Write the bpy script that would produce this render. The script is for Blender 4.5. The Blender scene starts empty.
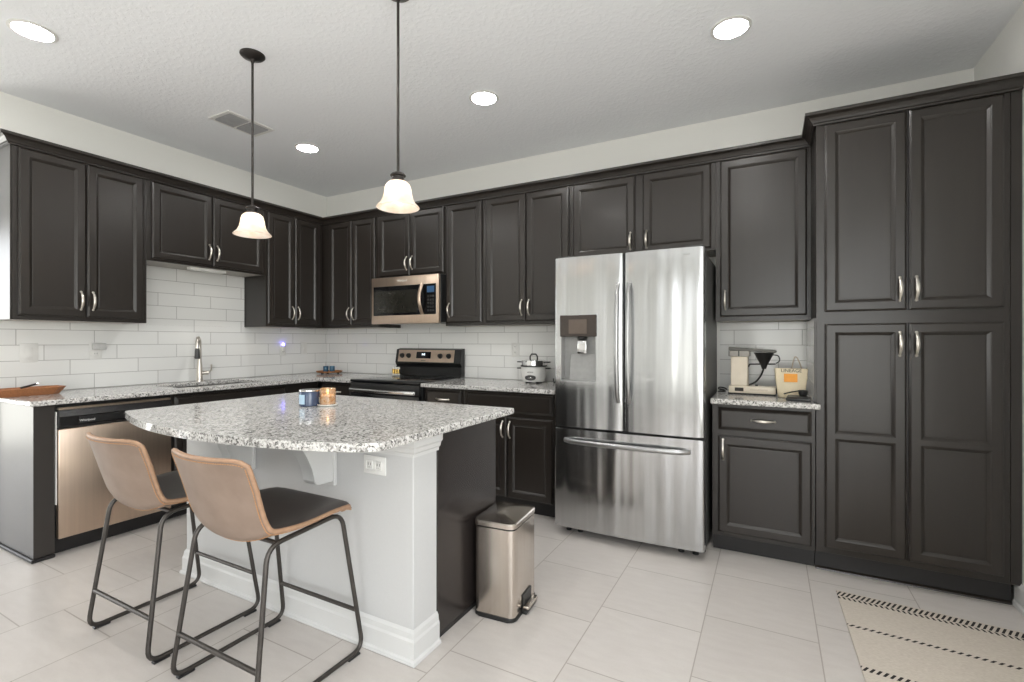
import bpy, bmesh, math, random
from mathutils import Vector, Matrix, Euler
R = math.radians
S = bpy.context.scene
COL = S.collection

# ------------------------------------------------------------------ camera
cam = bpy.data.cameras.new('camera'); camo = bpy.data.objects.new('camera', cam); COL.objects.link(camo)
camo.location = (4.2448, -3.6811, 1.2444)
camo.rotation_euler = (R(90), 0, 0.4902)
cam.sensor_width = 36; cam.lens = 482.69 * 36 / 1024; cam.clip_start = .05
S.camera = camo
# ------------------------------------------------------------------ sky, daylight, exposure
W = bpy.data.worlds.new('world'); S.world = W; W.use_nodes = True
wn = W.node_tree.nodes; wl = W.node_tree.links
bg = wn['Background']; bg.inputs['Strength'].default_value = 3.6
tc = wn.new('ShaderNodeTexCoord'); sx = wn.new('ShaderNodeSeparateXYZ'); wr = wn.new('ShaderNodeValToRGB')
wl.new(tc.outputs['Generated'], sx.inputs[0]); wl.new(sx.outputs['Z'], wr.inputs[0]); wl.new(wr.outputs[0], bg.inputs[0])
wr.color_ramp.elements[0].position = .0; wr.color_ramp.elements[0].color = (.86, .86, .80, 1)
wr.color_ramp.elements[1].position = .06; wr.color_ramp.elements[1].color = (.94, .97, 1, 1)
def portal(name, loc, rot, sx_, sy_):
    l = bpy.data.lights.new(name, 'AREA'); l.shape = 'RECTANGLE'; l.size = sx_; l.size_y = sy_
    l.cycles.is_portal = True
    o = bpy.data.objects.new(name, l); COL.objects.link(o); o.location = loc; o.rotation_euler = rot
XR = 5.2755; ZC = 2.806; YF = -7.6; XL = -3.4; YE = -2.60
S.view_settings.view_transform = 'Standard'; S.view_settings.look = 'None'
S.view_settings.gamma = 1; S.view_settings.use_curve_mapping = False
S.view_settings.exposure = 1.1
S.cycles.use_denoising = True
S.cycles.max_bounces = 10; S.cycles.diffuse_bounces = 6; S.cycles.glossy_bounces = 5
S.cycles.sample_clamp_indirect = 6
portal('added_front_daylight', (4.525, YF + .02, 1.35), (R(90), 0, 0), 1.25, 2.1)  # portal of the front opening, added to brighten the coffee nook
portal('added_right_daylight', (XR - .02, -4.25, 1.35), (R(90), 0, R(90)), 2.5, 2.1)  # portal of the right opening, added for sheen on the pantry
portal('side_daylight', (XL + .02, -4.65, 1.25), (R(90), 0, R(-90)), 2.7, 2.5)

# ------------------------------------------------------------------ material helpers
def new_mat(name):
    m = bpy.data.materials.new(name); m.use_nodes = True
    nt = m.node_tree; b = nt.nodes['Principled BSDF']
    return m, nt, b
def setp(b, color=None, rough=None, metal=None, spec=None, coat=None, coat_rough=None, aniso=None):
    if color is not None: b.inputs['Base Color'].default_value = (*color, 1)
    if rough is not None: b.inputs['Roughness'].default_value = rough
    if metal is not None: b.inputs['Metallic'].default_value = metal
    if spec is not None: b.inputs['Specular IOR Level'].default_value = spec
    if coat is not None: b.inputs['Coat Weight'].default_value = coat
    if coat_rough is not None: b.inputs['Coat Roughness'].default_value = coat_rough
    if aniso is not None: b.inputs['Anisotropic'].default_value = aniso
def noise(nt, scale=10, detail=2, vec=None, mapscale=None, coord='Object'):
    n = nt.nodes.new('ShaderNodeTexNoise'); n.inputs['Scale'].default_value = scale; n.inputs['Detail'].default_value = detail
    t = nt.nodes.new('ShaderNodeTexCoord')
    if mapscale:
        mp = nt.nodes.new('ShaderNodeMapping'); mp.inputs['Scale'].default_value = mapscale
        nt.links.new(t.outputs[coord], mp.inputs[0]); nt.links.new(mp.outputs[0], n.inputs['Vector'])
    else:
        nt.links.new(t.outputs[coord], n.inputs['Vector'])
    return n
def ramp(nt, src, stops, interp='LINEAR'):
    r = nt.nodes.new('ShaderNodeValToRGB'); r.color_ramp.interpolation = interp
    e = r.color_ramp.elements
    while len(e) < len(stops): e.new(.5)
    for i, (p, c) in enumerate(stops): e[i].position = p; e[i].color = (*c, 1) if len(c) == 3 else c
    nt.links.new(src, r.inputs[0]); return r
def bump(nt, b, src, strength=.2, dist=.01):
    u = nt.nodes.new('ShaderNodeBump'); u.inputs['Strength'].default_value = strength; u.inputs['Distance'].default_value = dist
    nt.links.new(src, u.inputs['Height']); nt.links.new(u.outputs[0], b.inputs['Normal']); return u
def simple(name, color, rough=.5, metal=0, spec=.5, var=.06, scale=30, bmp=0, mapscale=None, coat=0, aniso=None):
    m, nt, b = new_mat(name); setp(b, color, rough, metal, spec, coat=coat, aniso=aniso)
    n = noise(nt, scale, 3, mapscale=mapscale)
    lo = tuple(c * (1 - var) for c in color); hi = tuple(min(1, c * (1 + var)) for c in color)
    r = ramp(nt, n.outputs['Fac'], [(.3, lo), (.7, hi)]); nt.links.new(r.outputs[0], b.inputs['Base Color'])
    if bmp: bump(nt, b, n.outputs['Fac'], bmp, .003)
    return m
def emis(name, color, strength):
    m, nt, b = new_mat(name); setp(b, color, .5)
    b.inputs['Emission Color'].default_value = (*color, 1); b.inputs['Emission Strength'].default_value = strength
    return m
class NX:
    """small maths on node sockets"""
    def __init__(s, nt): s.nt = nt
    def m(s, op, a, b=None, c=None):
        n = s.nt.nodes.new('ShaderNodeMath'); n.operation = op
        for i, v in enumerate((a, b, c)):
            if v is None: continue
            if isinstance(v, (int, float)): n.inputs[i].default_value = v
            else: s.nt.links.new(v, n.inputs[i])
        return n.outputs[0]
def xyz(nt, coord='Object'):
    t = nt.nodes.new('ShaderNodeTexCoord'); s = nt.nodes.new('ShaderNodeSeparateXYZ')
    nt.links.new(t.outputs[coord], s.inputs[0]); return s.outputs

M = {}
def build_materials():
    # painted walls / ceiling
    M['wall'] = simple('wall_paint', (.80, .795, .765), .85, bmp=.05, scale=180, var=.015)
    m, nt, b = new_mat('ceiling_knockdown'); setp(b, (.89, .905, .93), .95)
    n1 = noise(nt, 45, 4); r1 = ramp(nt, n1.outputs['Fac'], [(.48, (0, 0, 0)), (.58, (1, 1, 1))])
    bump(nt, b, r1.outputs[0], .22, .004); M['ceiling'] = m
    M['white_trim'] = simple('white_trim_paint', (.60, .60, .59), .45, var=.02, scale=6)
    M['island_paint'] = simple('island_wall_paint', (.53, .53, .525), .7, var=.015, scale=150, bmp=.06)
    # espresso cabinets
    m, nt, b = new_mat('espresso_wood'); setp(b, (.02, .015, .012), .285, spec=.55)
    n = noise(nt, 3, 2, mapscale=(9, 9, .6)); r = ramp(nt, n.outputs['Fac'], [(.2, (.0185, .0148, .0122)), (.8, (.022, .0178, .0148))])
    nt.links.new(r.outputs[0], b.inputs['Base Color'])
    M['cab'] = m
    m, nt, b = new_mat('espresso_gloss_panel'); setp(b, (.03, .025, .022), .27, spec=.5)
    n = noise(nt, 4, 3, mapscale=(10, 10, 1)); r = ramp(nt, n.outputs['Fac'], [(.3, (.021, .0172, .0158)), (.75, (.023, .0188, .017))])
    nt.links.new(r.outputs[0], b.inputs['Base Color']); M['cab_gloss'] = m
    m, nt, b = new_mat('espresso_satin_end'); setp(b, (.03, .025, .022), .31, spec=.62)
    n = noise(nt, 3, 2, mapscale=(9, 9, .6)); r = ramp(nt, n.outputs['Fac'], [(.2, (.026, .022, .019)), (.8, (.03, .0255, .022))]); nt.links.new(r.outputs[0], b.inputs['Base Color']); M['cab_end'] = m
    M['cab_under'] = simple('cabinet_underside_laminate', (.45, .42, .38), .5, var=.03)
    M['toe'] = simple('toe_kick_black', (.012, .011, .011), .45)
    M['nickel'] = simple('brushed_nickel', (.72, .68, .62), .28, 1, var=.03, scale=80)
    # granite
    m, nt, b = new_mat('granite_speckled'); setp(b, rough=.10, spec=.5)
    t = nt.nodes.new('ShaderNodeTexCoord')
    v1 = nt.nodes.new('ShaderNodeTexVoronoi'); v1.inputs['Scale'].default_value = 130
    v2 = nt.nodes.new('ShaderNodeTexVoronoi'); v2.inputs['Scale'].default_value = 240
    dn = nt.nodes.new('ShaderNodeTexNoise'); dn.inputs['Scale'].default_value = 60; dn.inputs['Detail'].default_value = 2
    nt.links.new(t.outputs['Object'], dn.inputs['Vector'])
    mixv = nt.nodes.new('ShaderNodeVectorMath'); mixv.operation = 'MULTIPLY_ADD'; mixv.inputs[1].default_value = (.012, .012, .012)
    nt.links.new(dn.outputs['Color'], mixv.inputs[0]); nt.links.new(t.outputs['Object'], mixv.inputs[2])
    nt.links.new(mixv.outputs[0], v1.inputs['Vector']); nt.links.new(mixv.outputs[0], v2.inputs['Vector'])
    s1 = nt.nodes.new('ShaderNodeSeparateColor'); nt.links.new(v1.outputs['Color'], s1.inputs[0])
    s2 = nt.nodes.new('ShaderNodeSeparateColor'); nt.links.new(v2.outputs['Color'], s2.inputs[0])
    ra = ramp(nt, s1.outputs[0], [(0, (.018, .0175, .017)), (.16, (.12, .115, .11)), (.25, (.34, .33, .31)), (.45, (.60, .585, .565)), (.72, (.70, .69, .67))], 'CONSTANT')
    rb = ramp(nt, s2.outputs[1], [(0, (.08, .078, .075)), (.14, (.42, .40, .375)), (.45, (.66, .645, .62))], 'CONSTANT')
    mx = nt.nodes.new('ShaderNodeMix'); mx.data_type = 'RGBA'; mx.inputs[0].default_value = .38
    nt.links.new(ra.outputs[0], mx.inputs[6]); nt.links.new(rb.outputs[0], mx.inputs[7])
    nt.links.new(mx.outputs[2], b.inputs['Base Color']); M['granite'] = m
    # floor tile, columns of 17 in tile staggered by a third
    m, nt, b = new_mat('floor_porcelain_tile'); setp(b, rough=.32, spec=.4)
    X = NX(nt); o = xyz(nt)
    u = X.m('DIVIDE', X.m('SUBTRACT', o['X'], 3.112), .4375)
    k = X.m('FLOOR', u); fu = X.m('FRACT', u)
    v = X.m('DIVIDE', X.m('SUBTRACT', X.m('ADD', o['Y'], 2.086), X.m('MULTIPLY', k, .15)), .452)
    kv = X.m('FLOOR', v); fv = X.m('FRACT', v)
    g = .0055
    e1 = X.m('LESS_THAN', X.m('MINIMUM', fu, X.m('SUBTRACT', 1, fu)), g)
    e2 = X.m('LESS_THAN', X.m('MINIMUM', fv, X.m('SUBTRACT', 1, fv)), g)
    gm = X.m('MAXIMUM', e1, e2)
    wn_ = nt.nodes.new('ShaderNodeTexWhiteNoise'); wn_.noise_dimensions = '2D'
    cb = nt.nodes.new('ShaderNodeCombineXYZ'); nt.links.new(k, cb.inputs[0]); nt.links.new(kv, cb.inputs[1]); nt.links.new(cb.outputs[0], wn_.inputs['Vector'])
    n = noise(nt, 9, 5, mapscale=(1, 3.5, 1)); n2 = noise(nt, 120, 2)
    f = X.m('ADD', X.m('ADD', X.m('MULTIPLY', n.outputs['Fac'], .6), X.m('MULTIPLY', n2.outputs['Fac'], .25)), X.m('MULTIPLY', wn_.outputs['Value'], .18))
    r = ramp(nt, f, [(.25, (.525, .487, .458)), (.8, (.605, .57, .54))])
    mx = nt.nodes.new('ShaderNodeMix'); mx.data_type = 'RGBA'; nt.links.new(gm, mx.inputs[0])
    nt.links.new(r.outputs[0], mx.inputs[6]); mx.inputs[7].default_value = (.37, .335, .30, 1)
    nt.links.new(mx.outputs[2], b.inputs['Base Color'])
    bump(nt, b, X.m('SUBTRACT', 1, gm), .3, .002); M['floor'] = m
    # glossy white wall tile 4x16, third-offset courses
    def walltile(name, axis, off):
        m, nt, b = new_mat(name); setp(b, rough=.12, spec=.5)
        X = NX(nt); o = xyz(nt)
        w = X.m('DIVIDE', X.m('SUBTRACT', o['Z'], .913), .1016); row = X.m('FLOOR', w); fw = X.m('FRACT', w)
        u = X.m('DIVIDE', X.m('ADD', X.m('ADD', o[axis], off), X.m('MULTIPLY', row, .135)), .405)
        ku = X.m('FLOOR', u); fu = X.m('FRACT', u)
        e1 = X.m('LESS_THAN', X.m('MINIMUM', fu, X.m('SUBTRACT', 1, fu)), .0045)
        e2 = X.m('LESS_THAN', X.m('MINIMUM', fw, X.m('SUBTRACT', 1, fw)), .017)
        gm = X.m('MAXIMUM', e1, e2)
        wn_ = nt.nodes.new('ShaderNodeTexWhiteNoise'); wn_.noise_dimensions = '2D'
        cb = nt.nodes.new('ShaderNodeCombineXYZ'); nt.links.new(row, cb.inputs[0]); nt.links.new(ku, cb.inputs[1]); nt.links.new(cb.outputs[0], wn_.inputs['Vector'])
        r = ramp(nt, wn_.outputs['Value'], [(0, (.77, .77, .755)), (1, (.82, .82, .80))])
        mx = nt.nodes.new('ShaderNodeMix'); mx.data_type = 'RGBA'; nt.links.new(gm, mx.inputs[0])
        nt.links.new(r.outputs[0], mx.inputs[6]); mx.inputs[7].default_value = (.40, .39, .375, 1)
        nt.links.new(mx.outputs[2], b.inputs['Base Color'])
        n = noise(nt, 14, 2); h = X.m('ADD', X.m('MULTIPLY', X.m('SUBTRACT', 1, gm), .5), X.m('MULTIPLY', n.outputs['Fac'], .35))
        bump(nt, b, h, .12, .004); return m
    M['tile_left'] = walltile('backsplash_tile_left', 'Y', 2.051)
    M['tile_back'] = walltile('backsplash_tile_back', 'X', -1.534)
    # steels
    def steel(name, col, rough, an=.75, rot=0.0, wav=.0):
        m, nt, b = new_mat(name); setp(b, col, rough, 1, aniso=an)
        tg = nt.nodes.new('ShaderNodeTangent'); tg.direction_type = 'RADIAL'; tg.axis = 'Z'
        nt.links.new(tg.outputs[0], b.inputs['Tangent']); b.inputs['Anisotropic Rotation'].default_value = rot
        n = noise(nt, 1.0, 3, mapscale=(60, 60, 1.2)); r = ramp(nt, n.outputs['Fac'], [(.3, tuple(c * .95 for c in col)), (.7, tuple(min(1, c * 1.04) for c in col))])
        nt.links.new(r.outputs[0], b.inputs['Base Color'])
        if wav:
            n2 = noise(nt, 1.0, 1, mapscale=(9, 9, .5)); bump(nt, b, n2.outputs['Fac'], wav, .02)
        return m
    M['steel'] = steel('brushed_stainless', (.51, .515, .52), .19, .85, 0, .8)
    M['steel_handle'] = simple('satin_handle_steel', (.40, .40, .40), .3, 1, var=.03, scale=40)
    M['steel_warm'] = steel('warm_bronze_stainless', (.60, .475, .375), .32, .7, 0, .10)
    M['steel_can'] = steel('can_stainless', (.66, .60, .54), .22, .6, 0, .05)
    M['chrome'] = simple('polished_chrome', (.75, .75, .75), .12, 1, var=.02)
    M['steel_side'] = simple('grey_appliance_side', (.10, .098, .095), .45, .3, bmp=.05, scale=120)
    M['black_gloss'] = simple('black_glass', (.006, .006, .007), .06, spec=.5, var=.05)
    M['black'] = simple('black_plastic', (.012, .012, .012), .38)
    M['black_satin'] = simple('black_satin_plastic', (.010, .009, .009), .24)
    M['dark_grey'] = simple('dark_grey_plastic', (.05, .05, .05), .4)
    M['mwglass'] = simple('microwave_glass', (.022, .021, .017), .09, spec=.6)
    M['display'] = emis('blue_display', (.02, .07, .16), .06)
    M['display_white'] = emis('display_digits', (.75, .9, 1), 1.6)
    M['recess'] = simple('dispenser_grey', (.30, .30, .295), .35, .4)
    M['disp_panel'] = simple('dispenser_panel_brown', (.04, .03, .025), .15, spec=.5)
    M['disp_screen'] = simple('dispenser_screen', (.10, .075, .06), .12)
    # stool
    m, nt, b = new_mat('tan_leather'); setp(b, rough=.48, spec=.4)
    n = noise(nt, 9, 5); r = ramp(nt, n.outputs['Fac'], [(.3, (.215, .155, .12)), (.7, (.285, .212, .168))]); nt.links.new(r.outputs[0], b.inputs['Base Color'])
    n2 = noise(nt, 260, 2); bump(nt, b, n2.outputs['Fac'], .12, .002); M['leather'] = m
    m, nt, b = new_mat('dark_seat_leather'); setp(b, rough=.36, spec=.5)  # darker brown than the outer shell, for its sitting side
    n = noise(nt, 9, 5); r = ramp(nt, n.outputs['Fac'], [(.3, (.030, .022, .018)), (.7, (.05, .036, .03))]); nt.links.new(r.outputs[0], b.inputs['Base Color'])
    n2 = noise(nt, 260, 2); bump(nt, b, n2.outputs['Fac'], .12, .002); M['leather_dark'] = m
    M['leather_edge'] = simple('tan_leather_edge', (.34, .205, .125), .5, var=.1, scale=60)
    M['stitch'] = simple('orange_stitching', (.46, .25, .12), .6, var=.2, scale=420)
    M['stool_metal'] = simple('gunmetal_tube', (.075, .068, .062), .4, .75, var=.1)
    # smalls
    M['white_plastic'] = simple('white_plastic', (.74, .735, .71), .35, var=.02)
    M['vent_slat'] = simple('vent_slat_grey', (.34, .34, .345), .5)
    M['cream'] = simple('cream_enamel', (.74, .655, .53), .3, var=.02)
    M['canvas'] = simple('cream_canvas', (.74, .65, .47), .85, var=.06, scale=300, bmp=.3)
    M['orange'] = simple('orange_patch', (.80, .33, .045), .6)
    M['ink'] = simple('dark_ink', (.03, .025, .02), .6)
    M['wood'] = simple('warm_wood', (.33, .135, .055), .42, var=.3, scale=5, mapscale=(30, 3, 30))
    M['wood_round'] = simple('acacia_wood', (.40, .17, .06), .45, var=.3, scale=5, mapscale=(4, 40, 4))
    M['kraft'] = simple('tan_paper', (.50, .42, .32), .7)
    m, nt, b = new_mat('navy_candle_glass'); setp(b, (.035, .06, .12), .15, spec=.6)
    n = noise(nt, 20, 2); r = ramp(nt, n.outputs['Fac'], [(.3, (.035, .055, .11)), (.7, (.06, .085, .15))]); nt.links.new(r.outputs[0], b.inputs['Base Color']); M['navy'] = m
    M['label_blue'] = simple('pale_blue_label', (.40, .55, .68), .5)
    M['wax'] = simple('cream_wax', (.80, .66, .48), .5)
    m, nt, b = new_mat('amber_glass'); setp(b, (.85, .55, .28), .08); b.inputs['Transmission Weight'].default_value = .75
    n = noise(nt, 60, 2); r = ramp(nt, n.outputs['Fac'], [(.4, (.9, .55, .26)), (.6, (.98, .8, .6))]); nt.links.new(r.outputs[0], b.inputs['Base Color']); M['amber'] = m
    M['ceramic'] = simple('white_ceramic', (.80, .78, .73), .25)
    M['flame'] = emis('candle_flame', (1, .72, .35), 3)
    M['brass'] = simple('brass', (.62, .44, .15), .25, 1)
    M['blue_glass'] = simple('blue_jar_glass', (.03, .10, .17), .1, spec=.6)
    # lamps
    m, nt, b = new_mat('frosted_lamp_glass')
    out = nt.nodes['Material Output']; d = nt.nodes.new('ShaderNodeBsdfDiffuse'); tr = nt.nodes.new('ShaderNodeBsdfTranslucent')
    gl = nt.nodes.new('ShaderNodeBsdfGlossy'); gl.inputs['Roughness'].default_value = .15
    n = noise(nt, 14, 3); r = ramp(nt, n.outputs['Fac'], [(.35, (.93, .80, .68)), (.65, (.97, .93, .88))])
    nt.links.new(r.outputs[0], d.inputs[0]); nt.links.new(r.outputs[0], tr.inputs[0])
    m1 = nt.nodes.new('ShaderNodeMixShader'); m1.inputs[0].default_value = .55; nt.links.new(d.outputs[0], m1.inputs[1]); nt.links.new(tr.outputs[0], m1.inputs[2])
    m2 = nt.nodes.new('ShaderNodeMixShader'); m2.inputs[0].default_value = .05; nt.links.new(m1.outputs[0], m2.inputs[1]); nt.links.new(gl.outputs[0], m2.inputs[2])
    nt.links.new(m2.outputs[0], out.inputs['Surface']); M['shade'] = m
    M['bulb'] = emis('bulb_glow', (1, .94, .86), 4.2)
    M['can_glow'] = emis('downlight_glow', (1, .985, .96), 60)
    M['nightlight'] = emis('violet_glow', (.22, .18, 1), 3.5)
    M['strip_glow'] = simple('strip_light_diffuser', (.75, .74, .70), .4)
    M['bronze'] = simple('dark_bronze_metal', (.05, .045, .042), .38, .8)
    # woven rug with dashed bands
    m, nt, b = new_mat('woven_rug'); setp(b, rough=.95, spec=.1)
    X = NX(nt); o = xyz(nt)
    n = noise(nt, 220, 3, mapscale=(.35, 1.6, 1)); r = ramp(nt, n.outputs['Fac'], [(.3, (.56, .50, .43)), (.7, (.68, .62, .545))])
    def band(y0, y1, per, slope):
        mk = X.m('MULTIPLY', X.m('GREATER_THAN', o['Y'], y0), X.m('LESS_THAN', o['Y'], y1))
        s = X.m('FRACT', X.m('DIVIDE', X.m('ADD', o['X'], X.m('MULTIPLY', o['Y'], slope)), per))
        return X.m('MULTIPLY', mk, X.m('LESS_THAN', s, .47))
    tot = band(-.058, -.010, 0.0195, -.4)
    for a in ((-.086, -.064, .0205, .35), (-.338, -.318, .0235, -.8), (-.655, -.625, .0205, -.5), (-.97, -.95, .0235, -.8), (-1.3, -1.25, .0205, -.4), (-1.328, -1.306, .0205, .35)):
        tot = X.m('MAXIMUM', tot, band(*a))
    mx = nt.nodes.new('ShaderNodeMix'); mx.data_type = 'RGBA'; nt.links.new(tot, mx.inputs[0])
    nt.links.new(r.outputs[0], mx.inputs[6]); mx.inputs[7].default_value = (.035, .032, .03, 1)
    nt.links.new(mx.outputs[2], b.inputs['Base Color']); bump(nt, b, n.outputs['Fac'], .5, .004); M['rug'] = m
build_materials()

# ------------------------------------------------------------------ mesh helpers
def empty(name, loc=(0, 0, 0), rz=0):
    o = bpy.data.objects.new(name, None); o.empty_display_size = .1; COL.objects.link(o)
    o.location = loc; o.rotation_euler = (0, 0, rz); return o
def tag(o, label=None, cat=None, group=None, kind=None):
    if label: o['label'] = label
    if cat: o['category'] = cat
    if group: o['group'] = group
    if kind: o['kind'] = kind
    return o
def thing(name, label, cat, loc=(0, 0, 0), rz=0, group=None):
    return tag(empty(name, loc, rz), label, cat, group)
def obj(name, bm, mat, parent=None, smooth=False, angle=40):
    bmesh.ops.recalc_face_normals(bm, faces=bm.faces)
    me = bpy.data.meshes.new(name); bm.to_mesh(me); bm.free()
    for mt in (mat if isinstance(mat, list) else [mat]): me.materials.append(mt)
    if smooth:
        me.polygons.foreach_set('use_smooth', [True] * len(me.polygons))
        me.set_sharp_from_angle(angle=R(angle))
    o = bpy.data.objects.new(name, me); COL.objects.link(o)
    if parent: o.parent = parent
    return o
def BM(): return bmesh.new()
def box(bm, x0, x1, y0, y1, z0, z1, bev=0, seg=2, mi=0):
    vs = [bm.verts.new(p) for p in ((x0, y0, z0), (x1, y0, z0), (x1, y1, z0), (x0, y1, z0), (x0, y0, z1), (x1, y0, z1), (x1, y1, z1), (x0, y1, z1))]
    fs = [bm.faces.new([vs[i] for i in q]) for q in ((3, 2, 1, 0), (4, 5, 6, 7), (0, 1, 5, 4), (1, 2, 6, 5), (2, 3, 7, 6), (3, 0, 4, 7))]
    for f in fs: f.material_index = mi
    if bev:
        es = list({e for f in fs for e in f.edges})
        bmesh.ops.bevel(bm, geom=es, offset=bev, segments=seg, affect='EDGES', profile=.5)
    return bm
def lathe(bm, prof, seg=32, c=(0, 0, 0), cap=True):
    rings = []
    for r, z in prof:
        if r < 1e-5: rings.append([bm.verts.new((c[0], c[1], c[2] + z))])
        else: rings.append([bm.verts.new((c[0] + r * math.cos(2 * math.pi * i / seg), c[1] + r * math.sin(2 * math.pi * i / seg), c[2] + z)) for i in range(seg)])
    for a, b in zip(rings, rings[1:]):
        if len(a) == 1 and len(b) == 1: continue
        for i in range(seg):
            j = (i + 1) % seg
            if len(a) == 1: bm.faces.new((a[0], b[i], b[j]))
            elif len(b) == 1: bm.faces.new((a[i], a[j], b[0]))
            else: bm.faces.new((a[i], a[j], b[j], b[i]))
    if cap:
        for rg in (rings[0], rings[-1]):
            if len(rg) > 2: bm.faces.new(rg)
    return bm
def xform(bm, mtx, start=0):
    bm.verts.ensure_lookup_table()
    bmesh.ops.transform(bm, matrix=mtx, verts=bm.verts[start:])
def tube(bm, pts, r, seg=10, closed=False, flat=None):
    """tube along points; r number or list; flat=(a,b) elliptical scale"""
    pts = [Vector(p) for p in pts]; n = len(pts)
    rs = r if isinstance(r, (list, tuple)) else [r] * n
    rings = []; up = None
    for i in range(n):
        if closed: t = (pts[(i + 1) % n] - pts[i - 1]).normalized()
        else: t = (pts[min(i + 1, n - 1)] - pts[max(i - 1, 0)]).normalized()
        if up is None:
            up = Vector((0, 0, 1)) if abs(t.z) < .9 else Vector((1, 0, 0))
        up = (up - t * up.dot(t)).normalized(); sd = t.cross(up)
        fa, fb = flat or (1, 1)
        rings.append([bm.verts.new(pts[i] + (sd * math.cos(2 * math.pi * k / seg) * fa + up * math.sin(2 * math.pi * k / seg) * fb) * rs[i]) for k in range(seg)])
    m = n if closed else n - 1
    for i in range(m):
        a, b = rings[i], rings[(i + 1) % n]
        off = 0
        if closed and i == n - 1:
            off = min(range(seg), key=lambda q: (a[0].co - b[q].co).length)
        for k in range(seg):
            bm.faces.new((a[k], a[(k + 1) % seg], b[(k + 1 + off) % seg], b[(k + off) % seg]))
    if not closed:
        bm.faces.new(rings[0]); bm.faces.new(list(reversed(rings[-1])))
    return bm
def fillet(pts, rad, seg=6, closed=False):
    pts = [Vector(p) for p in pts]; out = []; n = len(pts)
    for i, p in enumerate(pts):
        if not closed and i in (0, n - 1): out.append(p); continue
        a = (pts[i - 1] - p); b = (pts[(i + 1) % n] - p)
        rr = min(rad, a.length * .45, b.length * .45); A = p + a.normalized() * rr; B = p + b.normalized() * rr
        for k in range(seg + 1):
            t = k / seg; out.append(A * (1 - t) ** 2 + p * 2 * t * (1 - t) + B * t * t)
    return out
def prism(bm, pts2, z0, z1, bev=0, seg=2, axis='z'):
    f = (lambda p, z: (p[0], p[1], z)) if axis == 'z' else ((lambda p, z: (p[0], z, p[1])) if axis == 'y' else (lambda p, z: (z, p[0], p[1])))
    a = [bm.verts.new(f(p, z0)) for p in pts2]; b = [bm.verts.new(f(p, z1)) for p in pts2]
    n = len(a); fa = bm.faces.new(a); fb = bm.faces.new(list(reversed(b)))
    for i in range(n): bm.faces.new((a[i], b[i], b[(i + 1) % n], a[(i + 1) % n]))
    if bev:
        es = list(fa.edges) + list(fb.edges)
        bmesh.ops.bevel(bm, geom=es, offset=bev, segments=seg, affect='EDGES', profile=.5)
    return bm
def slab(bm, xs, ys, mask, z0, z1, bev=.004):
    """one solid slab from a grid of cells"""
    V = {}
    def v(i, j, z):
        k = (i, j, z)
        if k not in V: V[k] = bm.verts.new((xs[i], ys[j], z))
        return V[k]
    on = lambda i, j: 0 <= i < len(xs) - 1 and 0 <= j < len(ys) - 1 and mask(i, j)
    for i in range(len(xs) - 1):
        for j in range(len(ys) - 1):
            if not on(i, j): continue
            bm.faces.new((v(i, j, z1), v(i + 1, j, z1), v(i + 1, j + 1, z1), v(i, j + 1, z1)))
            bm.faces.new((v(i, j + 1, z0), v(i + 1, j + 1, z0), v(i + 1, j, z0), v(i, j, z0)))
            for (di, dj, a, b) in ((-1, 0, (i, j), (i, j + 1)), (1, 0, (i + 1, j + 1), (i + 1, j)), (0, -1, (i + 1, j), (i, j)), (0, 1, (i, j + 1), (i + 1, j + 1))):
                if not on(i + di, j + dj):
                    bm.faces.new((v(*a, z0), v(*a, z1), v(*b, z1), v(*b, z0)))
    bmesh.ops.recalc_face_normals(bm, faces=bm.faces)
    if bev:
        es = [e for e in bm.edges if len(e.link_faces) == 2 and e.calc_face_angle() > .5]
        bmesh.ops.bevel(bm, geom=es, offset=bev, segments=2, affect='EDGES', profile=.5)
    return bm
def text(name, s, size, loc, rot, mat, parent=None, ext=.0006):
    c = bpy.data.curves.new(name, 'FONT'); c.body = s; c.size = size; c.extrude = ext; c.align_x = 'CENTER'; c.align_y = 'CENTER'
    c.materials.append(mat); o = bpy.data.objects.new(name, c); COL.objects.link(o); o.location = loc; o.rotation_euler = rot
    if parent: o.parent = parent
    return o
def struct(name, bm, mat, smooth=False):
    return tag(obj(name, bm, mat, None, smooth), kind='structure')

# ------------------------------------------------------------------ the room
b = BM(); box(b, XL - .1, XR + .1, YF - .1, .1, -.1, 0); struct('floor', b, M['floor'])
b = BM(); box(b, XL - .1, XR + .1, YF - .1, .1, ZC, ZC + .1); struct('ceiling', b, M['ceiling'])
b = BM(); box(b, -.1, XR, 0, .1, 0, ZC); struct('wall_back', b, M['wall'])
b = BM(); box(b, -.1, 0, YE, 0, 0, ZC); struct('wall_left', b, M['wall'])
b = BM(); box(b, XL, -.1, YE, YE + .1, 0, ZC); struct('wall_nook', b, M['wall'])
def wall_with_openings(name, axis, pos, a0, a1, ops):
    b = BM(); cur = a0
    def bx(u0, u1, z0, z1):
        if axis == 'y': box(b, u0, u1, pos - .1, pos, z0, z1)
        else: box(b, pos - .1, pos, u0, u1, z0, z1)
    for (u0, u1, z0, z1) in ops:
        bx(cur, u0, 0, ZC)
        if z0 > 0: bx(u0, u1, 0, z0)
        bx(u0, u1, z1, ZC); cur = u1
    bx(cur, a1, 0, ZC)
    return struct(name, b, M['wall'])
wall_with_openings('wall_front', 'y', YF, XL, XR, [(3.9, 5.15, .3, 2.4)])  # unseen opening added so daylight reaches the coffee nook from the front
wall_with_openings('wall_side', 'x', XL, YF, YE + .1, [(-6.0, -3.3, .0, 2.5)])
wall_with_openings('wall_right', 'x', XR + .1, YF, .1, [(-5.5, -3.0, .3, 2.4)])  # unseen opening added and placed to give the pantry doors sheen
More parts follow.
